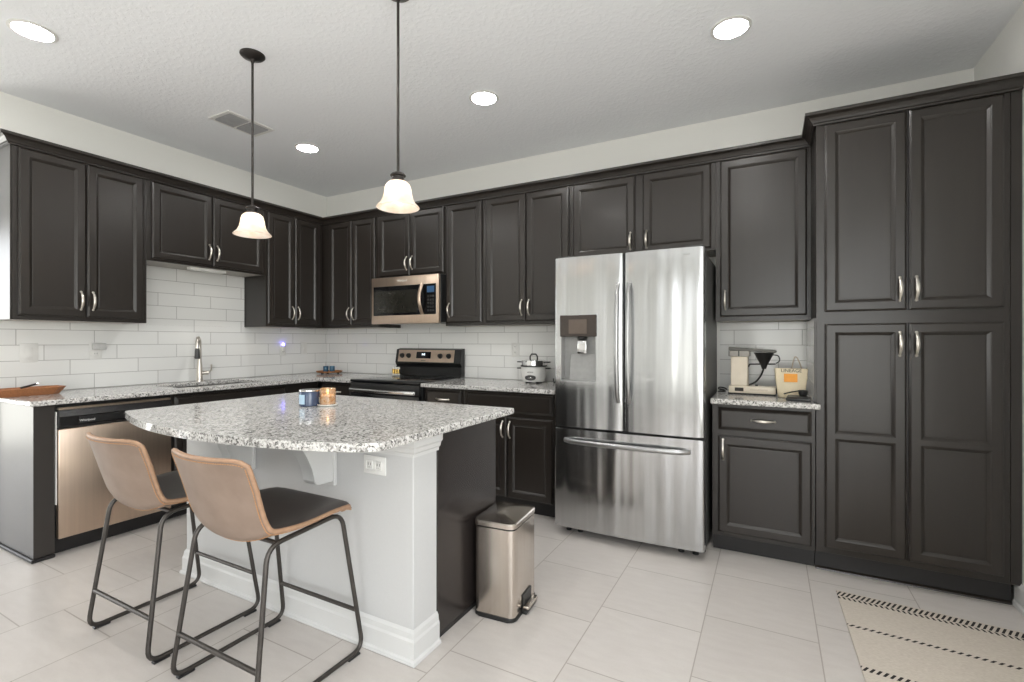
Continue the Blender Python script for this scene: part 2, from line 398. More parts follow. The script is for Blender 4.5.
def frame(name, axis, pos, u0, u1, z0, z1, mull):
    b = BM(); w = .05
    def bx(a0, a1, c0, c1):
        if axis == 'y': box(b, a0, a1, pos - .08, pos - .02, c0, c1)
        else: box(b, pos - .08, pos - .02, a0, a1, c0, c1)
    bx(u0, u0 + w, z0, z1); bx(u1 - w, u1, z0, z1); bx(u0 + w, u1 - w, z0, z0 + w); bx(u0 + w, u1 - w, z1 - w, z1)
    for k in range(1, mull): bx(u0 + (u1 - u0) * k / mull - w / 2, u0 + (u1 - u0) * k / mull + w / 2, z0 + w, z1 - w)
    return struct(name, b, M['white_trim'])
frame('added_window_front', 'y', YF, 3.9, 5.15, .3, 2.4, 2)  # frame of the unseen front window, added for frontal light
frame('added_window_right', 'x', XR + .1, -5.5, -3.0, .3, 2.4, 3)  # frame of the unseen right window, added for pantry sheen
frame('window_2', 'x', XL, -6.0, -3.3, .0, 2.5, 3)
# baseboard on the right wall
b = BM(); prism(b, [(XR - .001, 0), (XR - .02, 0), (XR - .02, .02), (XR - .014, .03), (XR - .014, .105), (XR - .006, .125), (XR - .001, .125)], YF + .01, -.56, axis='y')
struct('baseboard_right', b, M['white_trim'])
# backsplash tile
CT = .910; CB = .880   # countertop top and underside
b = BM(); slab(b, [0.001, .008], [-2.595, -1.862, -.936, -.009], lambda i, j: True, CT + .001, 1.371, 0)
box(b, 0.001, .008, -1.858, -.94, 1.3715, 1.825); struct('trim_1', b, M['tile_left'])['label'] = 'white glossy subway tile backsplash over the left counter'
b = BM(); box(b, .009, 3.0, -.008, -.001, CT + .001, 1.371)
struct('trim_2', b, M['tile_back'])['label'] = 'white glossy subway tile backsplash on the back wall'
b = BM(); box(b, 3.938 - .064, 4.4555 - .064, -.008, -.001, CT + .001, 1.371); tq = struct('trim_4', b, M['tile_back']); tq.location.x = .064; tq['label'] = 'white glossy subway tile backsplash behind the coffee maker'
b = BM(); box(b, 4.456, 4.4635, -.585, -.009, CT + .001, 1.368); struct('trim_3', b, M['tile_left'])['label'] = 'white tile return on the side of the pantry'

# ------------------------------------------------------------------ cabinet pieces (local: x along the run, wall at y=0, front faces -y)
PROF = [(0, .0075), (.009, 0), (.045, 0), (.047, .002), (.050, .003), (.0605, .0115), (.063, .0115), (.065, .0105)]
def door_bm(x0, x1, z0, z1, yf, th=.02, mids=(), midw=.026, prof=PROF):
    """raised-moulding slab door whose front plane is y=yf"""
    b = BM()
    def ring(xa, xb, za, zb, y): return [b.verts.new(p) for p in ((xa, y, za), (xb, y, za), (xb, y, zb), (xa, y, zb))]
    def join(r1, r2):
        for i in range(4): b.faces.new((r1[i], r1[(i + 1) % 4], r2[(i + 1) % 4], r2[i]))
    back = ring(x0, x1, z0, z1, yf + th); e = prof[1][0]
    o0 = ring(x0, x1, z0, z1, yf + prof[0][1]); o1 = ring(x0 + e, x1 - e, z0 + e, z1 - e, yf)
    b.faces.new(back); join(back, o0); join(o0, o1)
    s = prof[2][0]
    cuts = [z0 + s] + [q for mz in mids for q in (mz - midw / 2, mz + midw / 2)] + [z1 - s]
    xa, xb = x0 + s, x1 - s
    def quad(a0, a1, c0, c1): b.faces.new([b.verts.new(p) for p in ((a0, yf, c0), (a1, yf, c0), (a1, yf, c1), (a0, yf, c1))])
    quad(x0 + e, xa, z0 + e, z1 - e); quad(xb, x1 - e, z0 + e, z1 - e)
    quad(xa, xb, z0 + e, cuts[0]); quad(xa, xb, cuts[-1], z1 - e)
    for k in range(1, len(cuts) - 1, 2): quad(xa, xb, cuts[k], cuts[k + 1])
    for k in range(0, len(cuts), 2):
        c0, c1 = cuts[k], cuts[k + 1]
        prev = ring(xa, xb, c0, c1, yf)
        for (ins, d) in prof[3:]:
            q = ins - s; nx = ring(xa + q, xb - q, c0 + q, c1 - q, yf + d); join(prev, nx); prev = nx
        b.faces.new(prev)
    bmesh.ops.remove_doubles(b, verts=b.verts, dist=1e-6)
    return b
DPROF = [(0, .011), (.017, .0022), (.0172, .0022), (.0178, .0016), (.020, .0), (.022, .0)]
def handle_bm(L=.118, bow=.03, r=.0062, horizontal=False):
    b = BM(); n = 12; pts = []; rs = []
    for i in range(n + 1):
        t = i / n; a = (t - .5) * 2
        pts.append((0, -bow * (1 - a * a) - .001, (t - .5) * L)); rs.append(r * (.72 + .45 * (1 - a * a)))
    tube(b, pts, rs, 8, flat=(1.15, .75))
    for s in (-1, 1):
        st = len(b.verts); lathe(b, [(.0075, 0), (.0075, .003), (.005, .006)], 10)
        xform(b, Matrix.Translation((0, 0, s * L * .485)) @ Matrix.Rotation(R(90), 4, 'X'), st)
    if horizontal: xform(b, Matrix.Rotation(R(90), 4, 'Y'))
    return b
def pull(door, x, z, y, horizontal=False):
    h = obj('handle', handle_bm(horizontal=horizontal), M['nickel'], door, True, 60); h.location = (x, y, z); return h
def carcass(root, w, d, z0, z1, lip=.005, x0=0, under=True):
    """hollow-bottomed body with face frame"""
    b = BM(); t = .018
    if lip:
        box(b, x0, x0 + t, -d, -.001, z0, z1); box(b, w - t, w, -d, -.001, z0, z1)
        box(b, x0 + t, w - t, -d, -d + t, z0, z1); box(b, x0 + t, w - t, -d + t, -.001, z0 + lip, z1)
    else: box(b, x0, w, -d, -.001, z0, z1, .0015, 1)
    obj('body', b, M['cab'], root)
    if lip and under:
        b = BM(); box(b, x0 + t + .001, w - t - .001, -d + t + .001, -.012, z0 + lip - .004, z0 + lip - .0005)
        obj('underside', b, M['cab_under'], root)['label'] = 'pale underside of cabinet'
ZU0, ZU1, DU = 1.372, 2.44, .305
def upper(label, loc, rz, w, z0, doors, d=DU, z1=ZU1, dz=(None, None), x0=0, group=None, lip=.005, hz=None):
    """doors: list of (x0, x1, handle side or None)"""
    t = thing('upper_cabinet', label, 'cabinet', loc, rz, group)
    carcass(t, w, d, z0, z1, lip, x0)
    a = dz[0] if dz[0] else z0 + .028; c = dz[1] if dz[1] else 2.395
    for (xa, xb, hs) in doors:
        dr = obj('door', door_bm(xa, xb, a, c, -d - .022), M['cab'], t)
        if hs: pull(dr, xa + .028 if hs == 'l' else xb - .028, a + (hz or .105), -d - .022)
    return t
L90 = R(90)
# left run (rz=90: local x -> world y, local -y -> world +x)
U = []
def lw(y): return (0.0005, y, 0)
t = upper('two-door dark wall cabinet at the left end of the run, above the switch plate', lw(-2.56), L90, .697, ZU0, [(.025, .345, 'r'), (.352, .672, 'l')])
b = BM(); box(b, -.007, -.0005, -.302, -.002, ZU0 + .001, ZU1 - .03, .001, 1); obj('end_panel', b, M['cab_end'], t)['label'] = 'glossy exposed side panel'
t = upper('short two-door dark wall cabinet above the kitchen sink', lw(-1.862), L90, .926, 1.826, [(.028, .455, 'r'), (.462, .895, 'l')], dz=(1.843, None))
upper('tall two-door dark wall cabinet in the room corner, right of the sink cabinet', lw(-.935), L90, .604, ZU0, [(.012, .284, 'r'), (.291, .563, 'l')])
# back run
upper('two-door dark wall cabinet in the corner left of the microwave', (0, -.0005, 0), 0, 1.04, ZU0, [(.400, .706, 'r'), (.713, 1.006, 'l')], x0=.002)
upper('short two-door dark wall cabinet directly above the microwave', (1.041, -.0005, 0), 0, .760, 1.818, [(.012, .377, 'r'), (.384, .747, 'l')], dz=(1.832, None))
upper('narrow single-door dark wall cabinet right of the microwave', (1.802, -.0005, 0), 0, .387, ZU0, [(.022, .366, 'l')])
upper('two-door dark wall cabinet above the rice cooker, left of the refrigerator', (2.190, -.0005, 0), 0, .754, ZU0, [(.021, .378, 'r'), (.386, .736, 'l')])
upper('short two-door dark wall cabinet above the refrigerator', (2.945, -.0005, 0), 0, .992, 1.836, [(.020, .473, 'r'), (.528, .966, 'l')], dz=(1.85, None), hz=.09)
upper('single-door dark wall cabinet above the coffee maker', (3.938, -.0005, 0), 0, .526, ZU0, [(.027, .503, 'l')])
# pantry
t = thing('pantry_cabinet', 'floor-to-top dark four-door pantry cabinet against the right wall', 'cabinet', (4.466, -.0005, 0))
b = BM(); box(b, 0, .766, -.61, -.001, .112, ZU1, .0015, 1); box(b, -.0100, -.0003, -.61, -.5865, CT + .003, 1.368); box(b, .7665, XR - 4.466 - .003, -.61, -.20, .112, ZU1, .0015, 1); obj('body', b, M['cab'], t)
b = BM(); box(b, .0, XR - 4.466 - .022, -.555, -.02, .003, .111); obj('toe_kick', b, M['toe'], t)
b = BM(); prism(b, [(-.5555, .001), (-.569, .001), (-.567, .008), (-.5555, .015)], 0, XR - 4.466 - .025, axis='x'); obj('shoe_molding', b, M['cab'], t)
for (xa, xb, hs) in ((.039, .383, 'r'), (.392, .742, 'l')):
    d1 = obj('door', door_bm(xa, xb, 1.40, 2.395, -.632), M['cab'], t); pull(d1, xa + .028 if hs == 'l' else xb - .028, 1.40 + .105, -.632)
    d2 = obj('door', door_bm(xa, xb, .146, 1.335, -.632, mids=(.742,)), M['cab'], t); pull(d2, xa + .028 if hs == 'l' else xb - .028, 1.335 - .105, -.632)
# crown moulding, one continuous run
def crown():
    pr = [(.0005, 2.402), (.012, 2.402), (.013, 2.411), (.019, 2.414), (.024, 2.424), (.034, 2.437), (.045, 2.444), (.052, 2.447), (.053, 2.463), (.0005, 2.463)]
    ye = -.632; f = .305 + .001
    path = [(.002, -2.568), (f, -2.568), (f, -f), (4.465, -f), (4.465, -.611), (XR - .004, -.611)]
    nrm = []
    for a, c in zip(path, path[1:]):
        d = Vector((c[0] - a[0], c[1] - a[1])).normalized(); nrm.append(Vector((d.y, -d.x)))
    b = BM(); rings = []
    for i, p in enumerate(path):
        if i == 0: m = nrm[0]
        elif i == len(path) - 1: m = nrm[-1]
        else:
            m = nrm[i - 1] + nrm[i]; m = m / (1 + nrm[i - 1].dot(nrm[i]))
        rings.append([b.verts.new((p[0] + m.x * o, p[1] + m.y * o, z)) for o, z in pr])
    n = len(pr)
    for r1, r2 in zip(rings, rings[1:]):
        for k in range(n): b.faces.new((r1[k], r1[(k + 1) % n], r2[(k + 1) % n], r2[k]))
    b.faces.new(rings[0]); b.faces.new(list(reversed(rings[-1])))
    tag(obj('crown_molding', b, M['cab'], None), 'dark crown molding running along the top of all wall cabinets', 'molding')
crown()

# base cabinets
DB = .60
def base(name, label, loc, rz, w, doors=(), drawers=(), d=DB, x0=0, toe=True, ztop=CB - .001):
    t = thing(name, label, 'cabinet', loc, rz)
    b = BM(); box(b, x0, w, -d, -.001, .105, ztop, .0015, 1); obj('body', b, M['cab'], t)
    if toe:
        b = BM(); box(b, x0 + .001, w - .001, -d + .055, -.02, .003, .104); obj('toe_kick', b, M['toe'], t)
    for (xa, xb, za, zb, hx, hz) in doors:
        dr = obj('door', door_bm(xa, xb, za, zb, -d - .022), M['cab'], t)
        if hx is not None: pull(dr, hx, hz, -d - .022)
    for (xa, xb, za, zb, h) in drawers:
        dr = obj('drawer', door_bm(xa, xb, za, zb, -d - .022, prof=DPROF), M['cab'], t)
        if h: pull(dr, (xa + xb) / 2, (za + zb) / 2, -d - .022, True)
    return t
# left end panel
t = thing('cabinet_end_panel', 'glossy dark end panel closing the left counter beside the dishwasher', 'panel', (0, 0, 0))
b = BM(); box(b, .010, .612, -2.56, -2.468, .0215, CB - .001, .001, 1); obj('panel', b, M['cab_end'], t)
b = BM(); prism(b, [(.008, .002), (.6225, .002), (.6225, .02), (.008, .02)], -2.572, -2.468, .003, 1, axis='y'); obj('shoe_molding', b, M['toe'], t)
base('base_cabinet', 'dark sink base cabinet under the faucet, right of the dishwasher', lw(-1.855), L90, .912, [(.02, .45, .13, .69, .42, .60), (.46, .89, .13, .69, .49, .60)], [(.02, .89, .725, .86, False)])
base('base_cabinet', 'dark corner base cabinet between the sink cabinet and the range', lw(-.942), L90, .32, [], [], )
base('base_cabinet', 'dark corner base cabinet with a drawer pull, left of the range', (.0, -.0005, 0), 0, 1.036, [(.65, 1.015, .13, .69, .98, .60)], [(.65, 1.015, .725, .86, True)], x0=.625)
base('base_cabinet', 'narrow dark drawer base cabinet just right of the range', (1.808, -.0005, 0), 0, .380, [(.025, .36, .12, .69, .06, .60)], [(.025, .36, .722, .86, True)])
base('base_cabinet', 'wide dark two-door base cabinet below the rice cooker', (2.190, -.0005, 0), 0, .756, [(.03, .372, .115, .695, .345, .605), (.379, .735, .115, .695, .405, .605)], [(.03, .735, .722, .862, False)])
base('base_cabinet', 'dark base cabinet with one drawer and one door under the coffee maker', (3.945, -.0005, 0), 0, .519, [(.034, .501, .131, .692, .06, .615)], [(.034, .501, .728, .858, True)])
# countertops
b = BM()
slab(b, [.009, .14, .545, .655, 1.038], [-2.585, -1.76, -1.08, -.655, -.009], lambda i, j: (j == 3 or i < 3) and not (i == 1 and j == 1), CB, CT, .006)
tag(obj('countertop', b, M['granite']), 'L-shaped speckled granite countertop around the sink and corner', 'countertop')
b = BM(); slab(b, [1.806, 2.955], [-.655, -.009], lambda i, j: True, CB, CT, .006)
tag(obj('countertop', b, M['granite']), 'speckled granite countertop between the range and the refrigerator', 'countertop')
b = BM(); slab(b, [3.940, 4.4645, 4.484], [-.660, -.634, -.009], lambda i, j: not (i == 1 and j == 1), CB, CT, .005)
tag(obj('countertop', b, M['granite']), 'small speckled granite countertop under the coffee maker', 'countertop')

# ------------------------------------------------------------------ sink and faucet
t = thing('kitchen_sink', 'stainless undermount sink set in the left granite counter', 'sink', (.342, -1.42, CT))
b = BM(); dz = -.035
def basin(b, y0, y1):
    x0, x1 = -.195, .195; zb = -.21; th = .003
    for (a0, a1, c0, c1, z0, z1) in ((x0, x0 + th, y0, y1, zb, dz), (x1 - th, x1, y0, y1, zb, dz), (x0 + th, x1 - th, y0, y0 + th, zb, dz), (x0 + th, x1 - th, y1 - th, y1, zb, dz), (x0 + th, x1 - th, y0 + th, y1 - th, zb, zb + th)):
        box(b, a0, a1, c0, c1, z0, z1)
basin(b, -.33, .335); obj('basin', b, M['chrome'], t)
b = BM(); lathe(b, [(.0, 0), (.04, 0), (.042, .003), (.03, .004), (.028, .001), (0, .001)], 20, (0, 0, -.2065)); obj('drain', b, M['chrome'], t, True)
t = thing('kitchen_faucet', 'brushed gooseneck pull-down faucet behind the sink', 'faucet', (.085, -1.375, CT), R(-38))
b = BM(); lathe(b, [(0, .0005), (.028, .0005), (.028, .008), (.024, .014), (.023, .06), (.018, .15), (.015, .165), (0, .165)], 20); obj('body', b, M['nickel'], t, True)
b = BM(); pts = [(0, 0, .16), (0, 0, .30)] + [(0.10 * (1 - math.cos(a)) * .5 * 1.0, 0, .30 + .06 * math.sin(a)) for a in [math.pi * k / 10 for k in range(1, 11)]] + [(.10, 0, .275)]
tube(b, pts, .0135, 12); obj('spout', b, M['nickel'], t, True)
b = BM(); lathe(b, [(0, .0), (.018, .0), (.020, .01), (.017, .07), (.014, .085), (0, .085)], 16, (.10, 0, .19)); obj('spray_head', b, M['dark_grey'], t, True)
b = BM(); tube(b, [(0, .02, .07), (0, .065, .072)], .016, 12); tube(b, [(0, .062, .075), (.005, .082, .09), (.008, .085, .14)], [.008, .007, .006], 10); obj('lever', b, M['nickel'], t, True)

# ------------------------------------------------------------------ dishwasher
t = thing('dishwasher', 'bronze-steel dishwasher with black control strip under the left counter', 'dishwasher', (0, -2.4645, 0), L90)
b = BM(); box(b, .003, .605, -.595, -.03, .10, CB - .002, .002, 1); obj('tub', b, M['black'], t)
b = BM(); box(b, .006, .602, -.632, -.597, .10, .733, .006, 2); obj('door', b, M['steel_warm'], t, True)
b = BM(); prism(b, [(-.597, .736), (-.632, .736), (-.640, .748), (-.640, .805), (-.628, .842), (-.597, .842)], .006, .602, .002, 1, axis='x'); cp = obj('control_panel', b, M['black_satin'], t)
b = BM(); box(b, .01, .598, -.630, -.599, .8435, .858, .002, 1); obj('top_trim', b, M['steel_warm'], t)
b = BM(); box(b, .10, .48, -.6445, -.6405, .758, .798, .0015, 1); obj('latch_pocket', b, M['black'], cp)
text('badge', 'Whirlpool', .018, (.135, -.6456, .774), (R(90), 0, 0), M['white_plastic'], cp)
b = BM(); box(b, -.0015, .0025, -.622, -.60, .30, .835); obj('side_trim', b, M['white_plastic'], t)
b = BM(); box(b, .004, .604, -.56, -.05, .003, .099); obj('toe_kick', b, M['toe'], t)

# ------------------------------------------------------------------ range
t = thing('range_stove', 'bronze-steel electric range with black glass cooktop between granite counters', 'stove', (1.042, 0, 0))
w = .760
b = BM(); box(b, .002, w - .002, -.62, -.015, .06, .893, .003, 1); obj('body', b, M['black'], t)
b = BM(); box(b, 0, w, -.655, -.075, .894, .918, .006, 2); ck = obj('cooktop', b, M['black_gloss'], t, True)
for (cx, cy, r) in ((.2, -.5, .095), (.55, -.5, .075), (.2, -.24, .075), (.55, -.24, .095)):
    b = BM(); lathe(b, [(r - .003, 0), (r - .003, .0006), (r, .0006), (r, 0), (r - .003, 0)], 36, (cx, cy, .9182), cap=False); obj('burner_ring', b, M['dark_grey'], ck, True)
b = BM(); prism(b, [(-.014, .919), (-.07, .919), (-.072, 1.0), (-.060, 1.005), (-.085, 1.04), (-.062, 1.165), (-.014, 1.175)], 0, w, .003, 2, axis='x'); bp = obj('back_panel', b, M['black'], t)
def on_slope(u, z, dy=0):   # the sloped fascia
    f = (z - 1.04) / .125; return (u, -.085 + f * .023 - dy, z)
b = BM(); q = [on_slope(.035, 1.048, .0002), on_slope(w - .075, 1.048, .0002), on_slope(w - .075, 1.16, .0002), on_slope(.035, 1.16, .0002)]
v1 = [b.verts.new(p) for p in q]; v2 = [b.verts.new((p[0], p[1] - .004, p[2])) for p in q]
b.faces.new(v2); b.faces.new(list(reversed(v1)))
for i in range(4): b.faces.new((v1[i], v1[(i + 1) % 4], v2[(i + 1) % 4], v2[i]))
fa = obj('fascia', b, M['steel_warm'], bp)
tilt = math.atan2(.023, .125)
for kx in (.085, .165, .535, .63):
    b = BM(); lathe(b, [(0, 0), (.024, 0), (.024, .004), (.019, .006), (.017, .024), (.014, .027), (0, .027)], 20); box(b, -.003, .003, -.017, .017, .027, .031, .001, 1)
    k = obj('knob', b, M['black'], bp, True); k.location = on_slope(kx, 1.105, .0045); k.rotation_euler = (R(90) - tilt, 0, 0)
b = BM(); box(b, -.085, .085, -.031, .031, 0, .004, .002, 1); ds = obj('display', b, M['black_gloss'], bp); ds.location = on_slope(.34, 1.112, .0045); ds.rotation_euler = (R(90) - tilt, 0, 0)
text('clock_digits', '2:45', .022, (0.0, .006, .0045), (0, 0, 0), M['display_white'], ds)
text('badge', 'Whirlpool', .013, on_slope(.34, 1.062, .0052), (R(90) - tilt, 0, 0), M['dark_grey'], bp)
b = BM(); box(b, .008, w - .008, -.655, -.622, .26, .80, .006, 2); od = obj('oven_door', b, M['black_gloss'], t, True)
b = BM(); box(b, .006, w - .006, -.652, -.622, .803, .890, .006, 2); obj('front_rail', b, M['black'], t, True)
b = BM(); box(b, .02, w - .02, -.697, -.672, .81, .845, .011, 3); box(b, .05, .08, -.674, -.645, .81, .842, .003, 1); box(b, w - .08, w - .05, -.674, -.645, .81, .842, .003, 1); obj('oven_handle', b, M['chrome'], od, True)
b = BM(); box(b, .008, w - .008, -.655, -.622, .075, .255, .006, 2); obj('storage_drawer', b, M['steel_warm'], t, True)
b = BM(); box(b, .02, w - .02, -.57, -.04, .003, .059); obj('plinth', b, M['toe'], t)

# ------------------------------------------------------------------ microwave
t = thing('microwave_oven', 'bronze-steel over-the-range microwave below the short wall cabinet', 'microwave', (1.043, 0, 1.396))
w, h = .756, .416
b = BM(); box(b, 0, w, -.372, -.012, .008, h, .003, 1); obj('body', b, M['black'], t)
b = BM(); box(b, 0, w, -.402, -.374, 0, h, .005, 2); dr = obj('front_frame', b, M['steel_warm'], t, True)
b = BM(); box(b, .027, .728, -.4045, -.4025, .075, .335, .001, 1); gl = obj('glass_front', b, M['black_gloss'], dr)
b = BM(); box(b, .052, .53, -.406, -.405, .095, .295, .0004, 1); obj('window', b, M['mwglass'], gl)
b = BM(); box(b, .635, .712, -.4062, -.405, .262, .315, .0004, 1); obj('display', b, M['display'], gl)
b = BM()
for i in range(3):
    for j in range(5): box(b, .638 + i * .026, .658 + i * .026, -.4056, -.405, .10 + j * .03, .118 + j * .03)
obj('keypad', b, M['black'], gl)
b = BM(); n = 14
pts = [(.585, -.41 - .042 * math.sin(math.pi * i / n), .085 + .25 * i / n) for i in range(n + 1)]; pts = [(.585, -.404, .085)] + pts + [(.585, -.404, .335)]
tube(b, pts, .013, 10, flat=(1.25, .7)); obj('handle', b, M['steel_warm'], dr, True)
text('badge', 'Whirlpool', .026, (.36, -.4027, .378), (R(90), 0, 0), M['white_plastic'], dr)
b = BM(); box(b, .15, .56, -.35, -.10, .001, .0075); obj('lamp_lens', b, M['strip_glow'], t)

# ------------------------------------------------------------------ refrigerator
t = thing('refrigerator', 'large stainless french-door refrigerator with water dispenser beside the coffee counter', 'refrigerator', (3.016, 0, 0))
w = .908
b = BM(); box(b, .004, w - .004, -.715, -.03, .045, 1.755, .004, 1); obj('body', b, M['steel_side'], t)
def bowed(x0, x1, z0, z1, yb, yf, bow=.010, n=14, r=.014, hole=None):
    """door with gently bowed front and rounded vertical edges, polygon in x-y extruded in z"""
    pts = [(x0, yb), (x1, yb)]
    fr = []
    for i in range(n + 1):
        u = i / n; x = x0 + (x1 - x0) * u
        edge = min(u, 1 - u) * (x1 - x0)
        y = yf - bow * math.sin(math.pi * u)
        if edge < r: y += r - math.sqrt(max(0, r * r - (r - edge) ** 2))
        fr.append((x, y))
    # finer corner samples
    ex = []
    for s, xx in ((1, x0), (-1, x1)):
        c = []
        for k in range(5):
            e = r * (1 - math.cos(R(18 * k))); y = yf + r - math.sqrt(max(0, r * r - (r - e) ** 2)); c.append((xx + s * e, y - bow * math.sin(math.pi * e / (x1 - x0))))
        ex.append(c)
    mid = [p for p in fr if x0 + r < p[0] < x1 - r]
    if hole:      # front skin with a rectangular opening, lined by the recess part
        hx0, hx1, hz0, hz1 = hole
        fy = lambda x: yf - bow * math.sin(math.pi * (x - x0) / (x1 - x0))
        mid = sorted([p for p in mid if min(abs(p[0] - hx0), abs(p[0] - hx1)) > .004] + [(hx0, fy(hx0)), (hx1, fy(hx1))])
        F = ex[0] + mid + list(reversed(ex[1])); zs = [z0, hz0, hz1, z1]; b = BM()
        V = [[b.verts.new((p[0], p[1], z)) for z in zs] for p in F]
        B = [[b.verts.new((x, yb, z)) for z in (z0, z1)] for x in (x0, x1)]
        for i in range(len(F) - 1):
            for k in range(3):
                if k == 1 and hx0 - 1e-6 <= F[i][0] and F[i + 1][0] <= hx1 + 1e-6: continue
                b.faces.new((V[i][k], V[i + 1][k], V[i + 1][k + 1], V[i][k + 1]))
        b.faces.new([v[0] for v in V] + [B[1][0], B[0][0]]); b.faces.new([v[3] for v in V] + [B[1][1], B[0][1]])
        b.faces.new(V[0] + [B[0][1], B[0][0]]); b.faces.new(V[-1] + [B[1][1], B[1][0]]); b.faces.new((B[0][0], B[1][0], B[1][1], B[0][1]))
        return b
    poly = ex[0] + mid + list(reversed(ex[1])) + [(x1, yb), (x0, yb)]
    return prism(BM(), poly, z0, z1, .003, 1)
dl = obj('left_door', bowed(.0, .449, .700, 1.776, -.722, -.795, hole=(.051, .282, .993, 1.275)), M['steel'], t, True, 25)
d2 = obj('right_door', bowed(.456, w, .700, 1.776, -.722, -.795), M['steel'], t, True, 25)
fz = obj('freezer_drawer', bowed(.0, w, .058, .686, -.722, -.795, .012), M['steel'], t, True, 25)
for nm, par, x in (('door_handle', dl, .420), ('door_handle', d2, .488)):
    b = BM(); n = 16
    pts = [(x, -.812 - .034 * math.sin(math.pi * i / n) ** .55 if 0 < i < n else -.800, .872 + .72 * i / n) for i in range(n + 1)]
    tube(b, pts, .0125, 12, flat=(1.0, .8)); obj(nm, b, M['steel_handle'], par, True, 60)
b = BM(); n = 18
pts = [(.075 + .755 * i / n, -.815 - .038 * math.sin(math.pi * i / n) ** .5 if 0 < i < n else -.80, .615) for i in range(n + 1)]
tube(b, pts, .0135, 12, flat=(.8, 1.15)); obj('drawer_handle', b, M['steel_handle'], fz, True, 60)
# dispenser: a real cavity cut into the left door
y = -.8065
b = BM(); box(b, .045, .288, y - .006, -.746, 1.272, 1.408, .003, 1); dp = obj('dispenser_panel', b, M['disp_panel'], dl)
b = BM(); box(b, .105, .225, y - .0075, y - .0062, 1.29, 1.38, .0005, 1); obj('screen', b, M['disp_screen'], dp)
b = BM(); x0, x1, z0, z1 = .0515, .2815, .9935, 1.2715
for (a0, a1, c0, c1) in ((x0, x0 + .004, z0, z1), (x1 - .004, x1, z0, z1), (x0 + .004, x1 - .004, z0, z0 + .006)): box(b, a0, a1, y - .002, -.7465, c0, c1)
box(b, x0 + .004, x1 - .004, -.7505, -.7465, z0 + .006, z1); rc = obj('dispenser_recess', b, M['recess'], dl)
b = BM(); prism(b, [(-.751, z0 + .0065), (-.79, z0 + .0065), (-.762, 1.16), (-.751, 1.16)], x0 + .05, x1 - .006, axis='x'); obj('recess_back', b, M['recess'], rc)
b = BM(); lathe(b, [(0, 0), (.028, 0), (.034, -.012), (.020, -.022), (0, -.022)], 20, (.185, -.782, 1.2715)); obj('spout_ring', b, M['black'], dp, True)
b = BM(); box(b, .158, .218, -.800, -.788, 1.165, 1.246, .005, 2); obj('paddle', b, M['chrome'], dp, True)
text('badge', 'SAMSUNG', .014, (.80, -.8015, 1.735), (R(90), 0, 0), M['recess'], d2)
for x in (.06, w - .06):
    b = BM(); box(b, x - .05, x + .05, -.76, -.66, 1.777, 1.792, .004, 1); obj('hinge_cover', b, M['dark_grey'], t)
for x in (.06, .14, w - .14, w - .06):
    b = BM(); lathe(b, [(0, .001), (.018, .001), (.018, .012), (.01, .014), (.01, .05), (0, .05)], 12, (x, -.69, 0)); obj('foot', b, M['black'], t)
b = BM(); box(b, .01, w - .01, -.66, -.64, .012, .05); obj('base_grille', b, M['black'], t)

# ------------------------------------------------------------------ island
t = thing('kitchen_island', 'white-walled kitchen island with dark end panel beside the trash can', 'island', (0, 0, 0))
IX0, IX1, IY0, IY1 = 1.478, 3.030, -2.215, -2.065
b = BM(); box(b, IX0, IX1, IY0, IY1, .003, CB - .001, .003, 1); obj('half_wall', b, M['island_paint'], t)
def ring_profile(pr, x0, x1, y0, y1, name, mat):
    """moulding around left, front and right faces of the half wall"""
    path = [(x0, y1), (x0, y0), (x1, y0), (x1, y1)]
    nrm = [Vector((-1, 0)), Vector((0, -1)), Vector((1, 0))]
    b = BM(); rings = []
    for i, p in enumerate(path):
        m = nrm[0] if i == 0 else nrm[2] if i == 3 else nrm[i - 1] + nrm[i]
        rings.append([b.verts.new((p[0] + m.x * o, p[1] + m.y * o, z)) for o, z in pr])
    n = len(pr)
    for r1, r2 in zip(rings, rings[1:]):
        for k in range(n): b.faces.new((r1[k], r1[(k + 1) % n], r2[(k + 1) % n], r2[k]))
    b.faces.new(rings[0]); b.faces.new(list(reversed(rings[-1])))
    return obj(name, b, mat, t)
ring_profile([(.001, .002), (.024, .002), (.022, .014), (.014, .02), (.014, .085), (.010, .095), (.008, .115), (.001, .128)], IX0, IX1, IY0, IY1, 'baseboard', M['white_trim'])
ring_profile([(.001, .795), (.010, .795), (.011, .808), (.018, .815), (.022, .83), (.030, .84), (.031, CB - .002), (.001, CB - .002)], IX0, IX1, IY0, IY1, 'cap_molding', M['white_trim'])
b = BM(); box(b, IX0 + .02, IX1 - .02, -2.062, -1.60, .105, CB - .001, .001, 1); obj('cabinet_body', b, M['cab'], t)
b = BM(); box(b, IX1 - .0195, IX1, -2.062, -1.578, .025, CB - .001, .0012, 1); ep = obj('end_panel', b, M['cab_gloss'], t); ep['label'] = 'glossy dark end panel'
b = BM(); box(b, IX0, IX0 + .0195, -2.062, -1.578, .025, CB - .001, .0012, 1); obj('end_panel', b, M['cab_gloss'], t)
b = BM(); box(b, IX0 + .02, IX1 - .004, -2.062, -1.66, .002, .024); obj('toe_kick', b, M['toe'], t)
for k in range(3):
    xa = IX0 + .03 + k * .49
    d = door_bm(-.235, .235, .13, .86, -.0); o = obj('door', d, M['cab'], t); o.rotation_euler = (0, 0, math.pi); o.location = (xa + .24, -1.578, 0)
